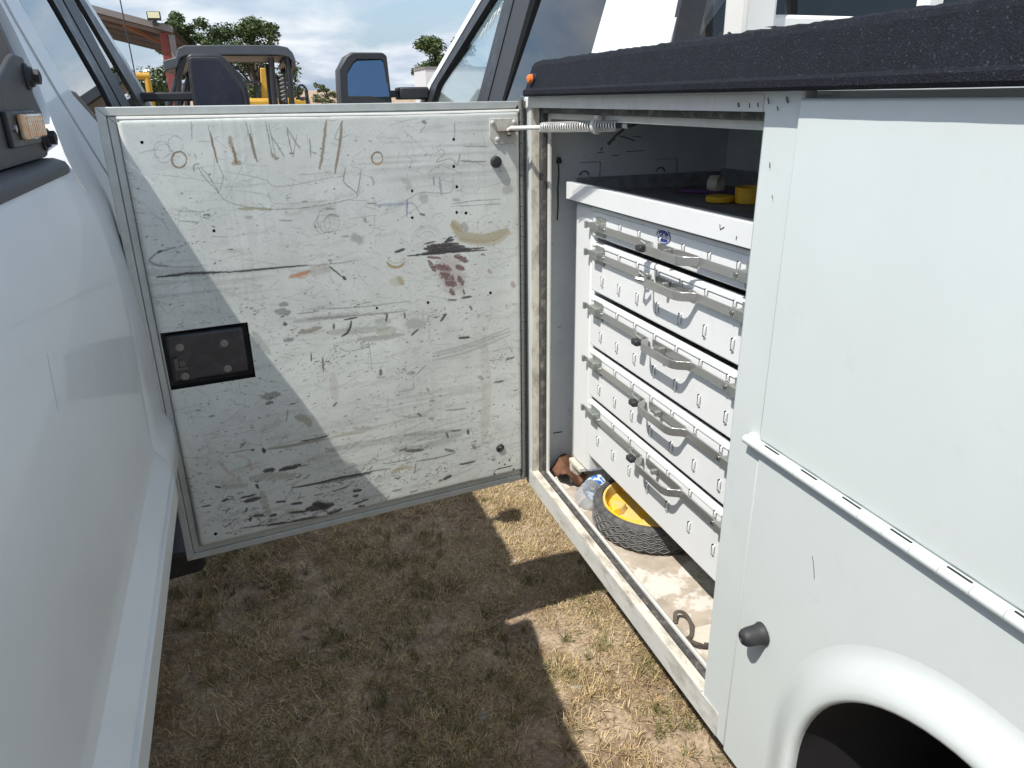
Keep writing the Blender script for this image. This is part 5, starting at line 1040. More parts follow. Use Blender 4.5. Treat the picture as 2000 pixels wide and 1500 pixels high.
# small wheel with yellow hub
WC = (.832,1.40)
SW = thing('small_wheel', 'small black tyre with dusty yellow plastic hub lying flat under the drawers', 'wheel', (WC[0],WC[1],FZ))
R_, H_ = .148, .058
m = MB(); m.lathe([(.118,.004),(.128,.0),(.140,.004),(.1465,.012),(.148,.020),(.148,.054),(.1462,.063),(.1415,.069),(.1345,.0715),(.128,.070),(.124,.062)], (WC[0],WC[1],FZ), (0,0,1), 72, caps=False); m.build('tyre', mat('dusty_tyre',(.065,.065,.067),.85,noise=.3,nscale=60,dirt=(.20,.195,.19),dscale=50,dlo=.45,dhi=.75,damt=.6), SW)
tb = MB()
for (da,zc) in ((0,.018),(math.pi/30,.0305),(0,.043),(math.pi/30,.0555)):
    for i in range(30):
        a = 2*math.pi*i/30+da; c_, s_ = math.cos(a), math.sin(a); o_ = Vector((WC[0]+c_*(R_+.0005),WC[1]+s_*(R_+.0005),FZ+zc)); t_ = Vector((-s_,c_,0))
        pts = [o_+t_*(.0105*math.cos(q))*(1+.35*math.cos(2*q))+Vector((0,0,.0052*math.sin(q)*(1-.3*math.cos(2*q)))) for q in np.linspace(0,2*math.pi,13)[:-1]]
        tb.tube(pts, .0011, 4, closed=True)
tb.build('tread_pattern', mat('worn_tread_edge',(.17,.17,.165),.85,noise=.2,nscale=90), SW)
m = MB(); m.lathe([(.126,.058),(.1245,.0690),(.119,.0690),(.114,.056),(.112,.044)], (WC[0],WC[1],FZ), (0,0,1), 64, caps=False)
m.lathe([(.114,.043),(.040,.045),(.024,.046),(.022,.060),(.014,.061),(.013,.044),(.001,.044)], (WC[0],WC[1],FZ), (0,0,1), 48, caps=False)
hub = m.build('hub', m_yellow, SW)
for i in range(5):
    a = 2*math.pi*i/5+.35; p_ = Vector((WC[0],WC[1],FZ+.045)); e1 = Vector((math.cos(a),math.sin(a),0)); e2 = Vector((-math.sin(a),math.cos(a),0))
    m = MB(); prof = [(.108,-.032),(.108,.032),(.078,.022),(.064,0),(.078,-.022)]
    m.add([p_+e1*u+e2*v for u,v in prof]+[p_+e1*(u*(.97 if u>.09 else 1.06))+e2*v*.8+Vector((0,0,.016)) for u,v in prof], [(0,1,6,5),(1,2,7,6),(2,3,8,7),(3,4,9,8),(4,0,5,9),(5,6,7,8,9)]); m.build('hub_pocket', m_yellow, SW, bevel=.003)
# water bottle
b1, b0 = Vector((.694,1.515,FZ+.034)), Vector((.850,1.640,FZ+.034)); bd = (b1-b0).normalized()
WB = thing('water_bottle', 'crumpled clear plastic water bottle with blue and white label behind the small wheel', 'bottle', (.76,1.56,FZ))
bl = (b1-b0).length
pr = [(.012,0),(.013,.012),(.0125,.018),(.018,.028),(.025,.045),(.0295,.060),(.030,.072),(.0280,.078),(.030,.086),(.030,bl-.052),(.0275,bl-.046),(.030,bl-.040),(.0275,bl-.034),(.030,bl-.028),(.0275,bl-.022),(.030,bl-.016),(.028,bl-.004),(.018,bl)]
m = MB(); m.lathe(pr, b0, bd, 40); me_ = m.mesh('bottle_body')
for v in me_.vertices: v.co += Vector((rng.normal(0,.0009),rng.normal(0,.0009),rng.normal(0,.0009)))
m_pet = glass('clear_pet', (.93,.95,.97), 1.0, .04, .20, (.72,.78,.84)); link('bottle_body', me_, m_pet, WB)
m = MB(); m.lathe([(.0303,0),(.0307,.001),(.0307,.036),(.0303,.037)], b0+bd*(bl-.092), bd, 40, caps=False); lbm = mat('bottle_label',(.80,.84,.88),.35); 
nt = lbm.node_tree; tcn = nt.nodes.new('ShaderNodeTexCoord'); nn = nt.nodes.new('ShaderNodeTexNoise'); nn.inputs['Scale'].default_value = 60; cr = nt.nodes.new('ShaderNodeValToRGB')
cr.color_ramp.elements[0].position = .46; cr.color_ramp.elements[1].position = .50; cr.color_ramp.elements[0].color = (.02,.16,.55,1); cr.color_ramp.elements[1].color = (.78,.84,.90,1)
nt.links.new(tcn.outputs['Object'], nn.inputs['Vector']); nt.links.new(nn.outputs['Fac'], cr.inputs[0]); nt.links.new(cr.outputs[0], nt.nodes['Principled BSDF'].inputs['Base Color'])
m.build('label', lbm, WB)
m = MB(); m.lathe([(.0145,-.004),(.0150,0),(.0150,.012),(.0145,.013)], b0-bd*.002, bd, 24); m.build('cap', mat('white_cap',(.75,.77,.80),.4), WB)
# folded leather scrap in the front corner
m = MB(); vs = []
for i in range(9):
    for j in range(7):
        u, v = i/8, j/6
        vs.append((.684+.075*u, 1.735-.105*v, FZ+.006+.030*math.sin(u*3.0+v*1.2)**2+.018*math.sin(v*5+u*2)**2+.028*max(0,u-.5)*(1-v)))
m.add(vs, [(i*7+j,i*7+j+1,(i+1)*7+j+1,(i+1)*7+j) for i in range(8) for j in range(6)], True)
o = m.build('leather_scrap', mat('brown_leather',(.16,.075,.04),.7,noise=.4,nscale=40,bump=.4,bscale=120), recalc=True)
sm = o.modifiers.new('t','SOLIDIFY'); sm.thickness = .004
tag(o, 'crumpled brown leather scrap in the front corner of the compartment floor', 'scrap')
# rubber strap on the floor
def strap(pts, name, label):
    m = MB(); Q = [Vector(p) for p in pts]; Q = [Q[0]]+Q+[Q[-1]]; P = []
    for i in range(1,len(Q)-2):
        for j in range(6):
            t = j/6; a0,a1,a2,a3 = Q[i-1:i+3]; P.append(.5*((2*a1)+(a2-a0)*t+(2*a0-5*a1+4*a2-a3)*t*t+(3*a1-a0-3*a2+a3)*t**3))
    k = len(P); vs = []
    for i,p in enumerate(P):
        d = (P[min(i+1,k-1)]-P[max(i-1,0)]).normalized(); s = d.cross(Vector((0,0,1))).normalized()
        u = s.cross(d)
        for a,b_ in ((-1,-1),(1,-1),(1,1),(-1,1)): vs.append(p+s*a*.0042+u*b_*.0011)
    fs = [(i*4+j,i*4+(j+1)%4,(i+1)*4+(j+1)%4,(i+1)*4+j) for i in range(k-1) for j in range(4)]+[(0,1,2,3),tuple((k-1)*4+j for j in (3,2,1,0))]
    m.add(vs, fs, True); o = m.build(name, mat('grey_strap',(.09,.075,.06),.8,noise=.3,nscale=80)); return tag(o, label, 'strap')
strap([(.690,1.045,FZ+.004),(.700,1.060,FZ+.016),(.712,1.050,FZ+.020),(.714,1.025,FZ+.012),(.700,1.000,FZ+.006),(.684,.990,FZ+.010),(.690,.968,FZ+.016),(.708,.960,FZ+.010),(.718,.975,FZ+.004)], 'webbing_strap', 'short curled grey strap lying by the sill at the rear of the compartment floor')
TZ = 1.3735
yel = mat('dark_yellow_plastic',(.72,.42,.02),.5,noise=.2,nscale=30)
m = MB(); m.lathe([(.001,.003),(.030,.003),(.032,0),(.033,.030),(.031,.031),(.029,.006),(.001,.006)], (.965,1.315,TZ), (0,0,1), 36, caps=False); tag(m.build('yellow_cup', yel), 'shallow yellow plastic cup standing on the dark top tray', 'cup')
m = MB(); m.lathe([(.029,0),(.030,.002),(.030,.009),(.028,.011),(.001,.0115)], (.918,1.355,TZ), (0,0,1), 36); tag(m.build('yellow_lid', yel), 'flat round yellow lid beside the yellow cup on the top tray', 'lid')
m = MB(); m.lathe([(.016,-.01),(.020,-.012),(.020,.012),(.016,.01),(.013,.0),(.016,-.01)], (.985,1.475,TZ+.020), (.5,-1,.05), 28, caps=False); tag(m.build('tape_roll', mat('pale_tape',(.50,.46,.40),.7,noise=.2,nscale=60)), 'small pale roll of tape standing on edge on the top tray', 'tape')
m = MB(); m.tube([(.90,1.50,TZ+.006),(.96,1.46,TZ+.006)], .005, 8); m.tube([(.96,1.46,TZ+.006),(1.02,1.42,TZ+.006)], .0028, 8); tag(m.build('screwdriver', mat('purple_handle',(.10,.04,.12),.4)), 'small dark screwdriver lying behind the yellow lid on the top tray', 'screwdriver')

# ================================================================== PICKUP TRUCK (left)
TH = rad(1.6)
FP = Matrix.Rotation(TH, 4, 'Z')
pc_ = FP @ Vector((-1.22,.6,0))
PT = thing('pickup_truck', 'white pickup truck with black bed rail cap, its shaded side beside the open door', 'truck', tuple(pc_), frame=FP, rotz=TH)
BY0, BY1 = -.75, 1.475
# bed side: profile in (x, z)
bp = [(-.262,1.488),(-.2535,1.486),(-.247,1.478),(-.240,1.458),(-.226,1.420),(-.2185,1.383),(-.213,1.318),(-.210,1.276),(-.2105,1.19),(-.2145,1.06),(-.2165,.975),(-.2165,.951),(-.2150,.947),(-.1935,.917),(-.1915,.912),(-.1985,.909),(-.2020,.902),(-.1980,.895),(-.1915,.892),(-.1900,.888),(-.1900,.846),(-.1935,.838),(-.235,.836)]
n_ = 60
def bjit(t, j, p, q): 
    e = max(0,(t-(BY1-.03))/.03); return p-.012*e*e, q
m = MB(); m.extrude(bp, 'y', BY0, BY1, n=n_, jit=bjit); m.build('bed_side', m_paint, PT, ang=20)
# front edge return of the bed side
m = MB(); vs = [(x-.012,BY1,z) for x,z in bp]+[(-.33,BY1,z) for x,z in bp]; k = len(bp); m.add(vs, [(i,i+1,k+i+1,k+i) for i in range(k-1)]); m.build('bed_front_edge', m_paint, PT)
MB().box(-.42,-.34,BY0,BY1-.01,.80,1.478).build('bed_inner_wall', m_liner, PT)
MB().box(-1.95,-.42,BY0,BY1-.01,.90,.95).build('bed_floor', m_liner, PT); MB().box(-1.95,-.42,BY1-.06,BY1-.012,.95,1.46).build('bed_front_wall', m_paint, PT)
MB().box(-2.24,-1.95,BY0,BY1,.80,1.49).build('far_bed_side', m_paint, PT, bevel=.02)
# black rail cap
rp2 = [(-.36,1.496),(-.30,1.5025),(-.262,1.5015),(-.248,1.496),(-.2435,1.488),(-.2440,1.479),(-.249,1.476),(-.262,1.483),(-.36,1.483)]
def rjit(t, j, p, q):
    e = max(0,(t-(BY1-.10))/.10); return p-.030*e*e*(p>-.34), q-.006*e*e
m = MB(); m.extrude(rp2, 'y', BY0, BY1-.005, n=60, closed=True, jit=rjit); m.build('rail_cap', m_plast2, PT, ang=50)
# rack bracket on the rail
RB = node_part('rack_bracket', PT)
MB().prism([(.99,1.5045),(1.402,1.5045),(1.415,1.514),(1.415,1.537),(1.400,1.599),(1.396,1.630),(1.386,1.648),(1.336,1.650),(1.307,1.643),(1.176,1.599),(1.06,1.58),(.99,1.58)], lambda a,b_,t: (-.281+t,a,b_), .009).build('bracket_plate', m_bracket, RB, bevel=.003)
MB().box(-.35,-.272,1.02,1.39,1.5035,1.5085).build('bracket_foot', m_bracket, RB, bevel=.002)
for (y,z) in ((1.377,1.620),(1.393,1.532)):
    m = MB(); m.lathe([(.019,0),(.019,.003),(.0155,.004),(.014,.009),(.007,.011)], (-.272,y,z), (1,0,0), 20); m.lathe([(.011,.010),(.011,.018),(.004,.020)], (-.272,y,z), (1,0,0), 6); m.build('bracket_bolt', m_rubber, RB)
m = MB(); m.box(-.272,-.265,1.178,1.348,1.527,1.573); m.build('light_housing', m_plastic, RB, bevel=.002)
m = MB(); m.box(-.2648,-.254,1.220,1.340,1.535,1.569); ll = m.build('amber_light', m_lens, RB, bevel=.005, seg=3)
for i in range(9): MB().box(-.2548,-.2525,1.228+i*.012,1.2335+i*.012,1.538,1.566).build('lens_rib', m_lens, RB, bevel=.0008)
m = MB(); m.lathe([(.005,0),(.005,.003),(.001,.004)], (-.265,1.200,1.551), (1,0,0), 12); m.build('light_screw', m_steel, RB)
m = MB(); m.obox((-.285,1.25,1.575),(-1.90,1.25,1.575),.05,.05); m.build('rack_crossbar', m_bracket, RB, bevel=.004)
# faint ghost of an old sticker on the bed side
zs_b = np.array([z for x,z in bp])[::-1]; xs_b = np.array([x for x,z in bp])[::-1]
m = MB(); ng = 10; vs = []
for i in range(ng+1):
    for j in range(ng+1):
        s_, t_ = i/ng, j/ng; y = .875+(1.298-.875)*s_-.030*t_; z = 1.331-(1.331-1.222)*s_-(.055+.031*s_)*t_; vs.append((float(np.interp(z,zs_b,xs_b))+.00025,y,z))
m.add(vs, [(i*(ng+1)+j,i*(ng+1)+j+1,(i+1)*(ng+1)+j+1,(i+1)*(ng+1)+j) for i in range(ng) for j in range(ng)], True)
m.build('sticker_ghost', mat('sticker_ghost_film',(.675,.712,.722),.42,coat=.35,noise=.05,nscale=20), PT)
# ---- cab
PC = node_part('cab', PT)
def lx(y, z): return -.238-(z-1.40)*.28 if z > 1.40 else -.238+.022*math.sin(min(1,(1.40-z)/.35)*1.57)-.02*max(0,.85-z)
def lpan(name, poly, mt, off=0., th_=.04, bevel=0, sub=0):
    m = MB(); m.prism(poly, lambda a,b_,t: (lx(a,b_)+off-t,a,b_), th_); return m.build(name, mt, PC, bevel=bevel)
def lfar(name, poly, mt, off=0., th_=.04):
    return MB().prism(poly, lambda a,b_,t: (-2.44-(lx(a,b_)+off-t),a,b_), th_).build(name, mt, PC)
ZR = 2.00
m = MB(); zz = [1.42,1.40,1.36,1.30,1.22,1.10,.98,.95,.92,.88,.84,.80]
prof = [(lx(0,z)+(.016 if .83 < z < .93 else 0), z) for z in zz]
m.extrude(prof, 'y', 1.43, 1.80, n=14, jit=lambda t,j,p_,q_: (p_-.035*max(0,(1.50-t)/.07)**1.5, q_)); m.build('cab_rear_quarter', m_paint, PC, ang=30)
m = MB(); m.extrude(prof, 'y', 1.806, 2.55, n=2); m.build('rear_door', m_paint, PC, ang=30)
m = MB(); m.extrude(prof, 'y', 2.556, 3.60, n=2); m.build('front_door', m_paint, PC, ang=30)
m = MB(); m.extrude([(x,z) for x,z in prof], 'y', 3.606, 5.2, n=2); m.build('front_fender', m_paint, PC, ang=30)
for f_ in (lpan, lfar):
    f_('cab_corner', [(1.490,1.42),(1.81,1.42),(1.712,1.594),(1.665,1.726),(1.660,1.80),(1.68,ZR),(1.645,ZR),(1.635,1.80),(1.628,1.70),(1.612,1.64),(1.545,1.56),(1.503,1.50)], m_paint, .0, .05)
    f_('rear_door_frame', [(1.816,1.42),(2.56,1.42),(2.56,1.500),(2.10,1.500),(1.862,1.60),(1.812,1.693),(1.797,1.767),(1.81,1.93),(2.25,1.93),(2.25,ZR),(1.688,ZR),(1.668,1.80),(1.672,1.726),(1.718,1.594)], m_paint, .003, .05)
    f_('rear_window', [(1.862,1.60),(2.10,1.500),(2.43,1.500),(2.40,1.624),(2.285,1.815),(2.22,1.93),(1.81,1.93),(1.797,1.767),(1.812,1.693)], m_tint, -.006, .005)
    f_('b_pillar_rear', [(2.43,1.42),(2.405,1.624),(2.280,1.819),(2.21,1.935),(2.18,ZR),(2.38,ZR),(2.45,1.84),(2.58,1.605),(2.62,1.42)], m_plastic, .001, .045)
    f_('b_pillar_front', [(2.625,1.42),(2.585,1.605),(2.455,1.84),(2.385,ZR),(2.60,ZR),(2.69,1.864),(2.825,1.593),(2.87,1.42)], m_plast2, .004, .045)
    f_('front_window', [(2.87,1.500),(2.825,1.593),(2.69,1.864),(2.65,1.93),(2.80,1.93),(2.843,1.881),(3.18,1.603),(3.30,1.500)], m_glass, -.006, .005)
    f_('a_pillar_trim', [(3.38,1.44),(3.185,1.603),(2.848,1.881),(2.76,1.95),(2.90,1.95),(3.0,1.90),(3.42,1.70),(3.60,1.60),(3.72,1.44)], m_plastic, .002, .045)
    f_('a_pillar', [(3.75,1.44),(3.63,1.60),(3.45,1.70),(3.03,1.90),(2.88,ZR),(2.98,ZR),(3.10,1.93),(3.50,1.74),(3.70,1.62),(3.85,1.44)], m_paint, .0, .05)
    f_('window_base_seal', [(2.10,1.488),(3.6,1.488),(3.6,1.502),(2.10,1.502)], m_plastic, .006, .02)
    f_('belt_panel', [(2.565,1.4205),(3.72,1.4205),(3.68,1.487),(2.565,1.487)], m_paint, .0, .05)
m = MB(); m.extrude([(-.415,ZR-.005),(-.45,ZR+.03),(-.65,ZR+.055),(-1.22,ZR+.065),(-1.79,ZR+.055),(-1.99,ZR+.03),(-2.025,ZR-.005)], 'y', 1.64, 2.98, n=1); m.build('roof', m_paint, PC)
MB().box(-2.18,-.30,1.503,1.515,.75,1.56).build('cab_rear_wall', m_paint, PC)
m = MB(); m.add([(-2.12,1.540,1.56),(-.33,1.540,1.56),(-.44,1.63,1.98),(-2.0,1.63,1.98)], [(0,1,2,3)]); m.build('rear_glass', m_tint, PC)
m = MB(); m.obox((-.320,1.542,1.56),(-.425,1.625,1.98),.05,.02,(0,1,0)); m.build('rear_glass_trim', m_plastic, PC)
m = MB(); m.add([(-2.16,3.84,1.44),(-.28,3.84,1.44),(-.42,2.96,ZR),(-2.02,2.96,ZR)], [(0,1,2,3)]); m.build('windshield', m_glass, PC)
MB().box(-2.16,-.30,3.86,5.2,1.20,1.41).build('hood', m_paint, PC, bevel=.06, seg=4)
m = MB(); m.box(-2.1,-.34,2.95,3.8,1.20,1.47); m.build('dashboard', m_plastic, PC, bevel=.05)
for (x0,x1,y0) in ((-.95,-.45,2.38),(-2.0,-1.5,2.38)):
    m = MB(); m.box(x0,x1,y0,y0+.14,.75,1.50); m.box(x0,x1,y0+.14,y0+.6,.75,1.0); m.box(x0+.13,x1-.13,y0-.01,y0+.09,1.51,1.68); m.build('front_seat', m_plastic, PC, bevel=.04, seg=3)
m = MB(); m.box(-2.1,-.42,1.60,1.86,.75,1.50); m.box(-.78,-.50,1.74,1.82,1.50,1.62); m.build('rear_seat', m_plastic, PC, bevel=.04, seg=3)
m = MB(); m.box(-2.14,-.32,1.52,3.8,.70,.75); m.build('cab_floor', m_black, PC)
MB().box(-.36,-.305,1.52,3.6,1.30,1.49).build('inner_door_panel', m_plastic, PC)
# dark running board
m = MB(); m.extrude([(-.36,.535),(-.24,.535),(-.200,.520),(-.195,.495),(-.210,.470),(-.30,.462),(-.36,.470)], 'y', 1.74, 3.55, n=2, closed=True, smooth=False); m.build('running_board', m_plastic, PT, bevel=.008)
m = MB(); m.box(-2.1,-.40,BY0,5.0,.55,.79); m.build('underbody', m_black, PT)
# mirror
PM = node_part('towing_mirror', PT)
def pmir(poly, y0, y1, name, mt, bevel=0, seg=3): return MB().prism(poly, lambda a,b_,t: (a,y0+t,b_), y1-y0).build(name, mt, PM, bevel=bevel, seg=seg)
pmir([(-.116,1.32),(.108,1.32),(.108,1.60),(.104,1.648),(.072,1.700),(.030,1.752),(.012,1.762),(-.095,1.762),(-.108,1.750)], 3.41, 3.55, 'mirror_housing', m_plastic, .014)
pmir([(-.110,1.42),(.096,1.42),(.096,1.60),(.092,1.642),(.062,1.692),(.022,1.742),(.008,1.750),(-.090,1.750),(-.100,1.742)], 3.398, 3.409, 'mirror_bezel', m_plast2, .003)
pmir([(-.102,1.43),(.078,1.43),(.078,1.60),(.074,1.638),(.050,1.680),(.014,1.730),(.002,1.738),(-.084,1.738),(-.092,1.730)], 3.393, 3.3975, 'mirror_glass', m_dusty)
m = MB(); m.obox((-.36,3.47,1.605),(-.10,3.47,1.605),.09,.035); m.build('mirror_arm', m_plastic, PM, bevel=.008)
# whip antenna on the cowl
m = MB(); m.tube([(-.375,4.25,1.41),(-.378,4.24,1.8),(-.388,4.22,2.4)], .003, 6); m.build('antenna', m_plastic, PT)
# unseen rounded blob added at the rear roof edge to cast its shadow
m = MB(); m.lathe([(.03,-.03),(.05,-.02),(.052,.03),(.03,.045)], (-.36,1.90,2.06), (1,0,0), 16); m.obox((-.45,1.90,2.02),(-.36,1.90,2.06),.03,.03); m.build('roof_shadow_caster', m_plastic, PT)
wheel(PT, -.36, .0-.0, .40, .26, 1, m_steel); wheel(PT, -2.08, .0, .40, .26, -1, m_steel); wheel(PT, -.36, 4.45, .40, .26, 1, m_steel); wheel(PT, -2.08, 4.45, .40, .26, -1, m_steel)

# ================================================================== BACKGROUND
# ---- side-by-side utility vehicle ahead, seen from its side, facing left
UX, UYY = -.08, 7.0
UV = thing('utility_vehicle', 'grey roofed side by side utility vehicle parked ahead beyond the trucks', 'utility vehicle', (UX,UYY+.6,0))
m_uroof = mat('grey_roof_plastic', (.065,.075,.09), .45, noise=.15, nscale=10, bump=.2, bscale=60)
m_cage = mat('black_roll_cage', (.02,.022,.026), .35)
rprof = [(-.60,1.895),(-.585,1.905),(-.50,1.925),(-.47,1.995),(-.42,2.015),(-.1,2.022),(.30,2.022),(.38,2.008),(.42,1.965),(.435,1.915)]
under = [(x,z-.075) for x,z in rprof[::-1]]
m = MB(); m.prism(rprof+under, lambda a,b_,t: (a,UYY+t,b_), 1.25); m.build('roof', m_uroof, UV, bevel=.03, seg=4)
def pole(p0, p1, r_=.025, nm='cage_tube'): return MB().tube([p0,p1], r_, 10).build(nm, m_cage, UV)
for y in (UYY+.05,UYY+1.2):
    pole((-.42,y,1.96),(-.72,y,1.35)); pole((-.47,y,1.95),(-.60,y,1.30)); pole((.38,y,1.96),(.36,y,1.2)); pole((.24,y,1.93),(.22,y,1.2)); pole((-.45,y,1.965),(.38,y,1.965))
pole((.36,UYY+.05,1.90),(.36,UYY+1.2,1.90)); pole((-.72,UYY+.05,1.35),(-.72,UYY+1.2,1.35))
m = MB(); m.box(-.15,.10,UYY+.15,UYY+.55,.75,1.55); m.box(-.15,.10,UYY+.7,UYY+1.1,.75,1.55); m.build('seat_backs', m_plastic, UV, bevel=.04)
m = MB(); m.box(.27,.33,UYY+.15,UYY+.40,1.55,1.80); m.build('headrest', m_plastic, UV, bevel=.03)
m = MB(); m.tube([(.305+.018*math.cos(t),UYY+.04+.018*math.sin(t),1.58+t*.005) for t in np.arange(0,44,.5)], .006, 6); m.build('coil_belt', mat('pale_coil',(.22,.22,.21),.5), UV)
m = MB(); m.box(-1.35,.40,UYY+.02,UYY+1.24,.50,1.00); m.build('body', m_plastic, UV, bevel=.06, seg=3); m = MB(); m.box(-1.45,-.72,UYY+.05,UYY+1.2,1.0,1.22); m.build('front_hood', m_plastic, UV, bevel=.06, seg=3)
m = MB(); m.box(.42,1.35,UYY+.02,UYY+1.24,.75,1.15); m.build('cargo_box', m_plastic, UV, bevel=.03)
def uwheel(x, y):
    m = MB(); m.lathe([(.17,-.10),(.29,-.12),(.32,-.08),(.32,.08),(.29,.12),(.17,.10),(.05,.06),(.001,.06)], (x,y,.32), (0,-1,0), 32, caps=False)
    for i in range(20):
        a = 2*math.pi*i/20; q = Vector((math.cos(a),0,math.sin(a))); m.obox(Vector((x,y-.10,.32))+q*.325, Vector((x,y+.10,.32))+q*.325, .05,.03, up=q)
    m.build('wheel', m_tyre, UV)
for x in (-1.1,.95):
    for y in (UYY+.05,UYY+1.2): uwheel(x, y)
m = MB(); m.tube([(-.42+.16*math.cos(t)*.5,UYY+.35+.17*math.sin(t),1.36+.15*math.cos(t)) for t in np.linspace(0,2*math.pi,24)[:-1]], .014, 8, closed=True); m.build('steering_wheel', m_cage, UV)

# ---- open shed with red posts
SX = 24.0
SH = thing('open_shed', 'open sided metal roofed shed with red steel post beyond the trucks', 'shed', (-6,SX+3,0))
m_red = mat('red_primer_steel', (.22,.05,.045), .6, noise=.25, nscale=6)
m_purl = mat('grey_purlin_steel', (.20,.19,.19), .55, noise=.15, nscale=5)
m_sheet = mat('galvanised_roof_sheet', (.30,.29,.29), .5, metal=.2, noise=.15, nscale=3)
m_under = mat('brown_roof_underside', (.10,.055,.045), .7, noise=.2, nscale=3)
def sroof(x, d): return 3.50+(-1.70-x)*.255+d*.0          # rises to the left and slightly back
m = MB(); xs_ = [-12.0+i*.25 for i in range(42)]
vs = []
for x in xs_+[-1.68]:
    for d in (0,15.0): vs.append((x, SX+d, sroof(x,d)+(.03 if int((x+12)/.25)%2 else 0)))
k = len(xs_)+1; m.add(vs, [(2*i,2*i+1,2*i+3,2*i+2) for i in range(k-1)]); m.build('roof_sheet', m_sheet, SH)
m = MB(); m.add([(-12,SX+.02,sroof(-12,0)-.10),(-1.70,SX+.02,sroof(-1.70,0)-.10),(-1.70,SX+15,sroof(-1.7,9)-.10),(-12,SX+15,sroof(-12,9)-.10)], [(0,1,2,3)]); m.build('roof_underside', m_under, SH)
m = MB(); m.add([(-12,SX-.01,sroof(-12,0)+.05),(-1.66,SX-.01,sroof(-1.66,0)+.05),(-1.66,SX-.01,sroof(-1.66,0)-.11),(-12,SX-.01,sroof(-12,0)-.11),(-12,SX-.06,sroof(-12,0)+.05),(-1.66,SX-.06,sroof(-1.66,0)+.05),(-1.66,SX-.06,sroof(-1.66,0)-.11),(-12,SX-.06,sroof(-12,0)-.11)], [(0,1,2,3),(7,6,5,4),(0,4,5,1),(3,2,6,7)]); m.build('fascia', m_purl, SH)
for i in range(5):
    d = .35+i*3.4; m = MB(); m.obox((-12,SX+d,sroof(-12,d)-.19),(-1.9,SX+d,sroof(-1.9,d)-.16),.10,.085); m.build('purlin', m_purl, SH)
def spost(x, d, mt=m_red): return MB().box(x-.11,x+.11,SX+d-.09,SX+d+.09,0,sroof(x,d)-.16).build('post', mt, SH, bevel=.01)
spost(-1.93,.25); spost(-7.0,.25); spost(-12,.25); spost(-1.93,14.5); spost(-7,14.5); spost(-12,14.5)
MB().box(-1.80,-1.66,SX+.05,SX+.20,0,sroof(-1.7,0)-.16).build('downpipe', m_purl, SH)
m = MB(); m.obox((-2.95,SX+.6,3.62),(-2.30,SX+7.0,3.42),.07,.09); m.build('diagonal_brace', mat('rusty_brace',(.30,.11,.05),.6), SH)
FL = thing('flood_light', 'square flood light mounted on the shed roof corner', 'light', (-2.07,SX-.12,3.60))
MB().box(-2.24,-1.90,SX-.22,SX-.10,3.665,3.88).build('housing', m_cage, FL, bevel=.01); MB().box(-2.215,-1.925,SX-.235,SX-.221,3.72,3.865).build('lens', mat('pale_lens',(.72,.74,.50),.3), FL); MB().box(-2.12,-2.02,SX-.2,SX-.05,3.55,3.665).build('bracket', m_cage, FL)

# ---- trees
m_bark = mat('oak_bark', (.10,.085,.07), .9, noise=.3, nscale=8)
def leaf_mat(name, c):
    m = vcol_mat(name, rough=.6, noise=.1, spec=.25); return m
m_leaf = leaf_mat('oak_leaves', None)
def tree(name, label, x, y, h, w, clumps, nleaf, ls, seed, group=None, base_z=0, pal=((.045,.075,.022),(.065,.10,.03),(.03,.05,.016),(.09,.12,.04)), trunk=True, low=.35):
    r = np.random.default_rng(seed); T = thing(name, label, 'shrub' if 'shrub' in name else 'tree', (x,y,base_z), group=group)
    cs = []
    for i in range(clumps):
        a = r.uniform(0,2*math.pi); q = r.uniform(0,1)**.6; hz_ = r.uniform(low,1)
        prof_ = math.sin(min(1,max(.05,(1.12-hz_)/(1.12-low)))*math.pi*.62+.3)
        cs.append((x+math.cos(a)*q*w*.5*prof_, y+math.sin(a)*q*w*.5*prof_, base_z+h*hz_-.1*h, r.uniform(.075,.15)*w))
    if trunk:
        m = MB(); top = base_z+h*.55; m.tube([(x,y,base_z-.1),(x+.05*w*r.normal(),y,base_z+h*.2),(x+.04*w*r.normal(),y,top)], [w*.045,w*.034,w*.022], 9)
        for c in cs[:14]: m.tube([(x,y,base_z+h*r.uniform(.2,.45)),((x+c[0])/2,(y+c[1])/2,(top+c[2])/2),(c[0],c[1],c[2])], [w*.018,w*.012,w*.005], 6)
        m.build('trunk', m_bark, T)
    V = np.zeros((nleaf,4,3)); col_ = np.zeros((nleaf,4,4),np.float32); col_[...,3] = 1; P = np.array(pal)
    for i in range(nleaf):
        c = cs[r.integers(len(cs))]; d = r.normal(size=3); d /= np.linalg.norm(d); rr = c[3]*r.uniform(.35,1.08)
        p = np.array(c[:3])+d*rr*np.array([1,1,.75]); nrm = d+r.normal(size=3)*.7; nrm /= np.linalg.norm(nrm); t = np.cross(nrm,[.3,.2,1]); t /= np.linalg.norm(t)+1e-9; b_ = np.cross(nrm,t); s = ls*r.uniform(.6,1.3)
        V[i] = [p-t*s*.5-b_*s*.35, p+t*s*.5-b_*s*.2, p+t*s*.6+b_*s*.4, p-t*s*.45+b_*s*.3]; col_[i,:,:3] = P[r.integers(len(P))]*r.uniform(.75,1.25)
    me = bpy.data.meshes.new('crown'); me.from_pydata(V.reshape(-1,3).tolist(), [], [(4*i,4*i+1,4*i+2,4*i+3) for i in range(nleaf)])
    ca = me.color_attributes.new('col','FLOAT_COLOR','POINT'); ca.data.foreach_set('color', col_.ravel()); link('crown', me, m_leaf, T); return T
tree('oak_tree', 'dark green oak tree just right of the shed post', -3.0, 55, 7.5, 4.6, 44, 15000, .125, 1, 'trees behind the yard')
tree('oak_tree', 'broad dark green oak tree rising over the utility vehicle roof', .75, 55, 7.0, 5.8, 50, 17000, .125, 2, 'trees behind the yard')
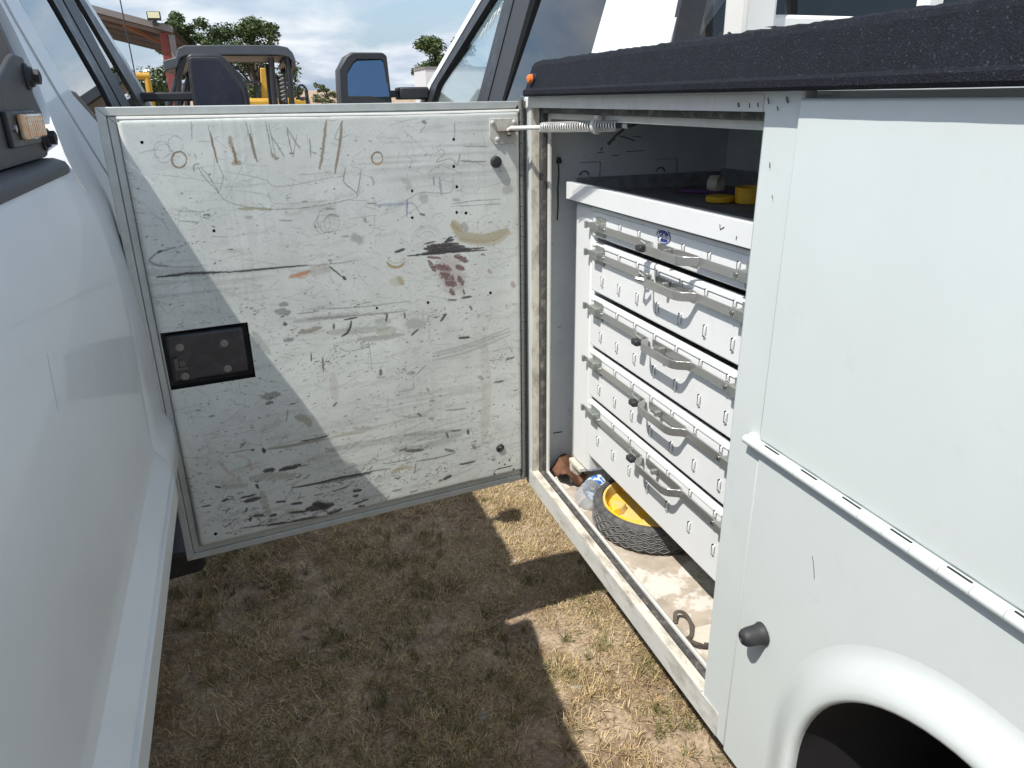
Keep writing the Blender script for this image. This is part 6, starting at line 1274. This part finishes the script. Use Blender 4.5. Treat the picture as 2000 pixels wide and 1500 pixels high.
tree('oak_tree', 'dark oak tree seen low beneath the shed roof', -7.6, 50, 4.2, 7.0, 40, 13000, .14, 3, 'trees behind the yard', low=.12)
tree('oak_tree', 'dark green tree above the white trailer beside the service truck windshield', 13.6, 55, 6.1, 5.0, 36, 12000, .13, 4, 'trees behind the yard')
sage = ((.10,.12,.05),(.14,.15,.07),(.08,.10,.04))
tree('shrub', 'small green shrub on the dry slope left of the service truck mirror', 6.7, 70, 1.9, 2.6, 16, 900, .16, 5, 'shrubs on the slope', hill(6.7,70)-.2, sage, True, .1)
tree('shrub', 'low shrub on the dry slope beside the utility vehicle rear post', 3.9, 72, 1.6, 2.2, 14, 800, .16, 6, 'shrubs on the slope', hill(5.2,72)-.2, sage, True, .1)
tree('shrub', 'pale shrub on the dry slope right of the service truck mirror', 12.0, 75, 1.6, 1.8, 12, 700, .16, 7, 'shrubs on the slope', hill(12,75)-.2, sage, True, .1)

# ---- white trailer
TR = thing('box_trailer', 'white box trailer with grey roof edge beside the far tree', 'trailer', (9.6,36,0))
MB().box(7.75,12.5,35,37.5,.9,2.86).build('body', mat('trailer_white',(.62,.64,.66),.5,noise=.06,nscale=3), TR); MB().box(7.72,12.53,34.97,37.53,2.865,2.97).build('roof_edge', m_purl, TR); MB().box(8,12.3,35.5,37,.5,.895).build('chassis', m_black, TR)
for x in (8.8,9.7):
    m = MB(); m.lathe([(.2,-.12),(.42,-.12),(.45,-.08),(.45,.08),(.42,.12),(.2,.12)], (x,35.1,.45), (0,1,0), 24); m.build('wheel', m_tyre, TR)
# ---- white road tractor far away
SE = thing('semi_truck', 'white road tractor parked far off under the shed roof edge', 'truck', (-5.2,56,0))
mw = mat('tractor_white',(.68,.71,.74),.4)
MB().box(-6.3,-4.1,56,59,.9,3.1).build('cab', mw, SE, bevel=.15, seg=3); MB().box(-6.15,-4.25,56.2,58.8,3.1,3.65).build('roof_fairing', mw, SE, bevel=.2, seg=3); MB().box(-6.05,-4.35,55.96,55.995,2.0,2.75).build('windshield', m_dark, SE); MB().box(-5.9,-4.5,55.0,56,.8,1.9).build('hood', mw, SE, bevel=.15, seg=3)
for x in (-6.0,-4.4):
    m = MB(); m.tube([(x,59.2,1),(x,59.2,4.0)], .08, 10); m.build('exhaust_stack', m_steel, SE)
    m = MB(); m.lathe([(.2,-.15),(.48,-.15),(.5,-.1),(.5,.1),(.48,.15),(.2,.15)], (x,55.6,.5), (1,0,0), 24); m.build('wheel', m_tyre, SE)
# ---- yellow loader behind the utility vehicle
m_yel = mat('machine_yellow', (.50,.29,.03), .45, noise=.15, nscale=4)
LD = thing('yellow_loader', 'yellow loader seen through the rear of the utility vehicle', 'loader', (.35,18,0))
MB().box(-.3,1.3,17.4,19.0,.7,1.66).build('body', m_yel, LD, bevel=.08, seg=3); MB().obox((.36,17.6,1.5),(.42,17.6,2.25),.10,.13).build('boom', m_yel, LD, bevel=.02)
m = MB(); [m.box(x,x+.07,y,y+.07,1.66,1.95) for x in (-.2,.2) for y in (17.5,18.8)]; m.box(-.25,.32,17.45,18.92,1.95,2.0); m.build('canopy', m_cage, LD)
for x in (.1,1.2):
    m = MB(); m.lathe([(.2,-.15),(.48,-.15),(.52,-.1),(.52,.1),(.48,.15),(.2,.15)], (x,17.35,.52), (0,1,0), 24); m.build('wheel', m_tyre, LD)
YF = thing('pipe_gate', 'yellow steel pipe gate frame standing left of the utility vehicle', 'gate', (-1.9,15.8,0))
MB().tube([(-2.35,15.8,0),(-2.35,15.8,2.04)], .055, 10).build('post', m_yel, YF); MB().tube([(-1.66,15.8,0),(-1.66,15.8,2.04)], .055, 10).build('post', m_yel, YF); MB().tube([(-2.40,15.8,2.05),(-1.61,15.8,2.05)], .06, 10).build('crossbar', m_yel, YF)
# ---- hose loop on a stand
HL = thing('hose_loop', 'black hose hung in a loop on a stand right of the utility vehicle', 'hose', (.60,9,0))
MB().tube([(.64,9,0),(.64,9,1.70)], .02, 8).build('stand', m_cage, HL); m = MB(); m.tube([(.588+.055*math.cos(t),8.96,1.675+.075*math.sin(t)) for t in np.linspace(0,2*math.pi,24)[:-1]], .012, 8, closed=True); m.build('hose', m_rubber, HL)
m = MB(); m.tube([(.64,9,1.62),(.52,9,1.61)], .012, 6); m.build('arm', m_cage, HL)
# ---- pebbles
for i,(x,y,r_,lb) in enumerate(((.569,2.441,.012,'pale pebble in the shade near the green tuft under the door'),(.722,2.168,.010,'pale pebble in the dark shadow band beside the service truck'),(.689,1.52,.009,'small pale pebble at the edge of the sunlit grass'),(.813,1.575,.009,'small pale pebble in the sunlit grass near the sill'),(.415,1.535,.014,'flat pale pebble in the shaded grass at the bottom'))):
    tag(pebble(x,y,r_,m_stone), lb, 'pebble', 'pebbles in the grass')
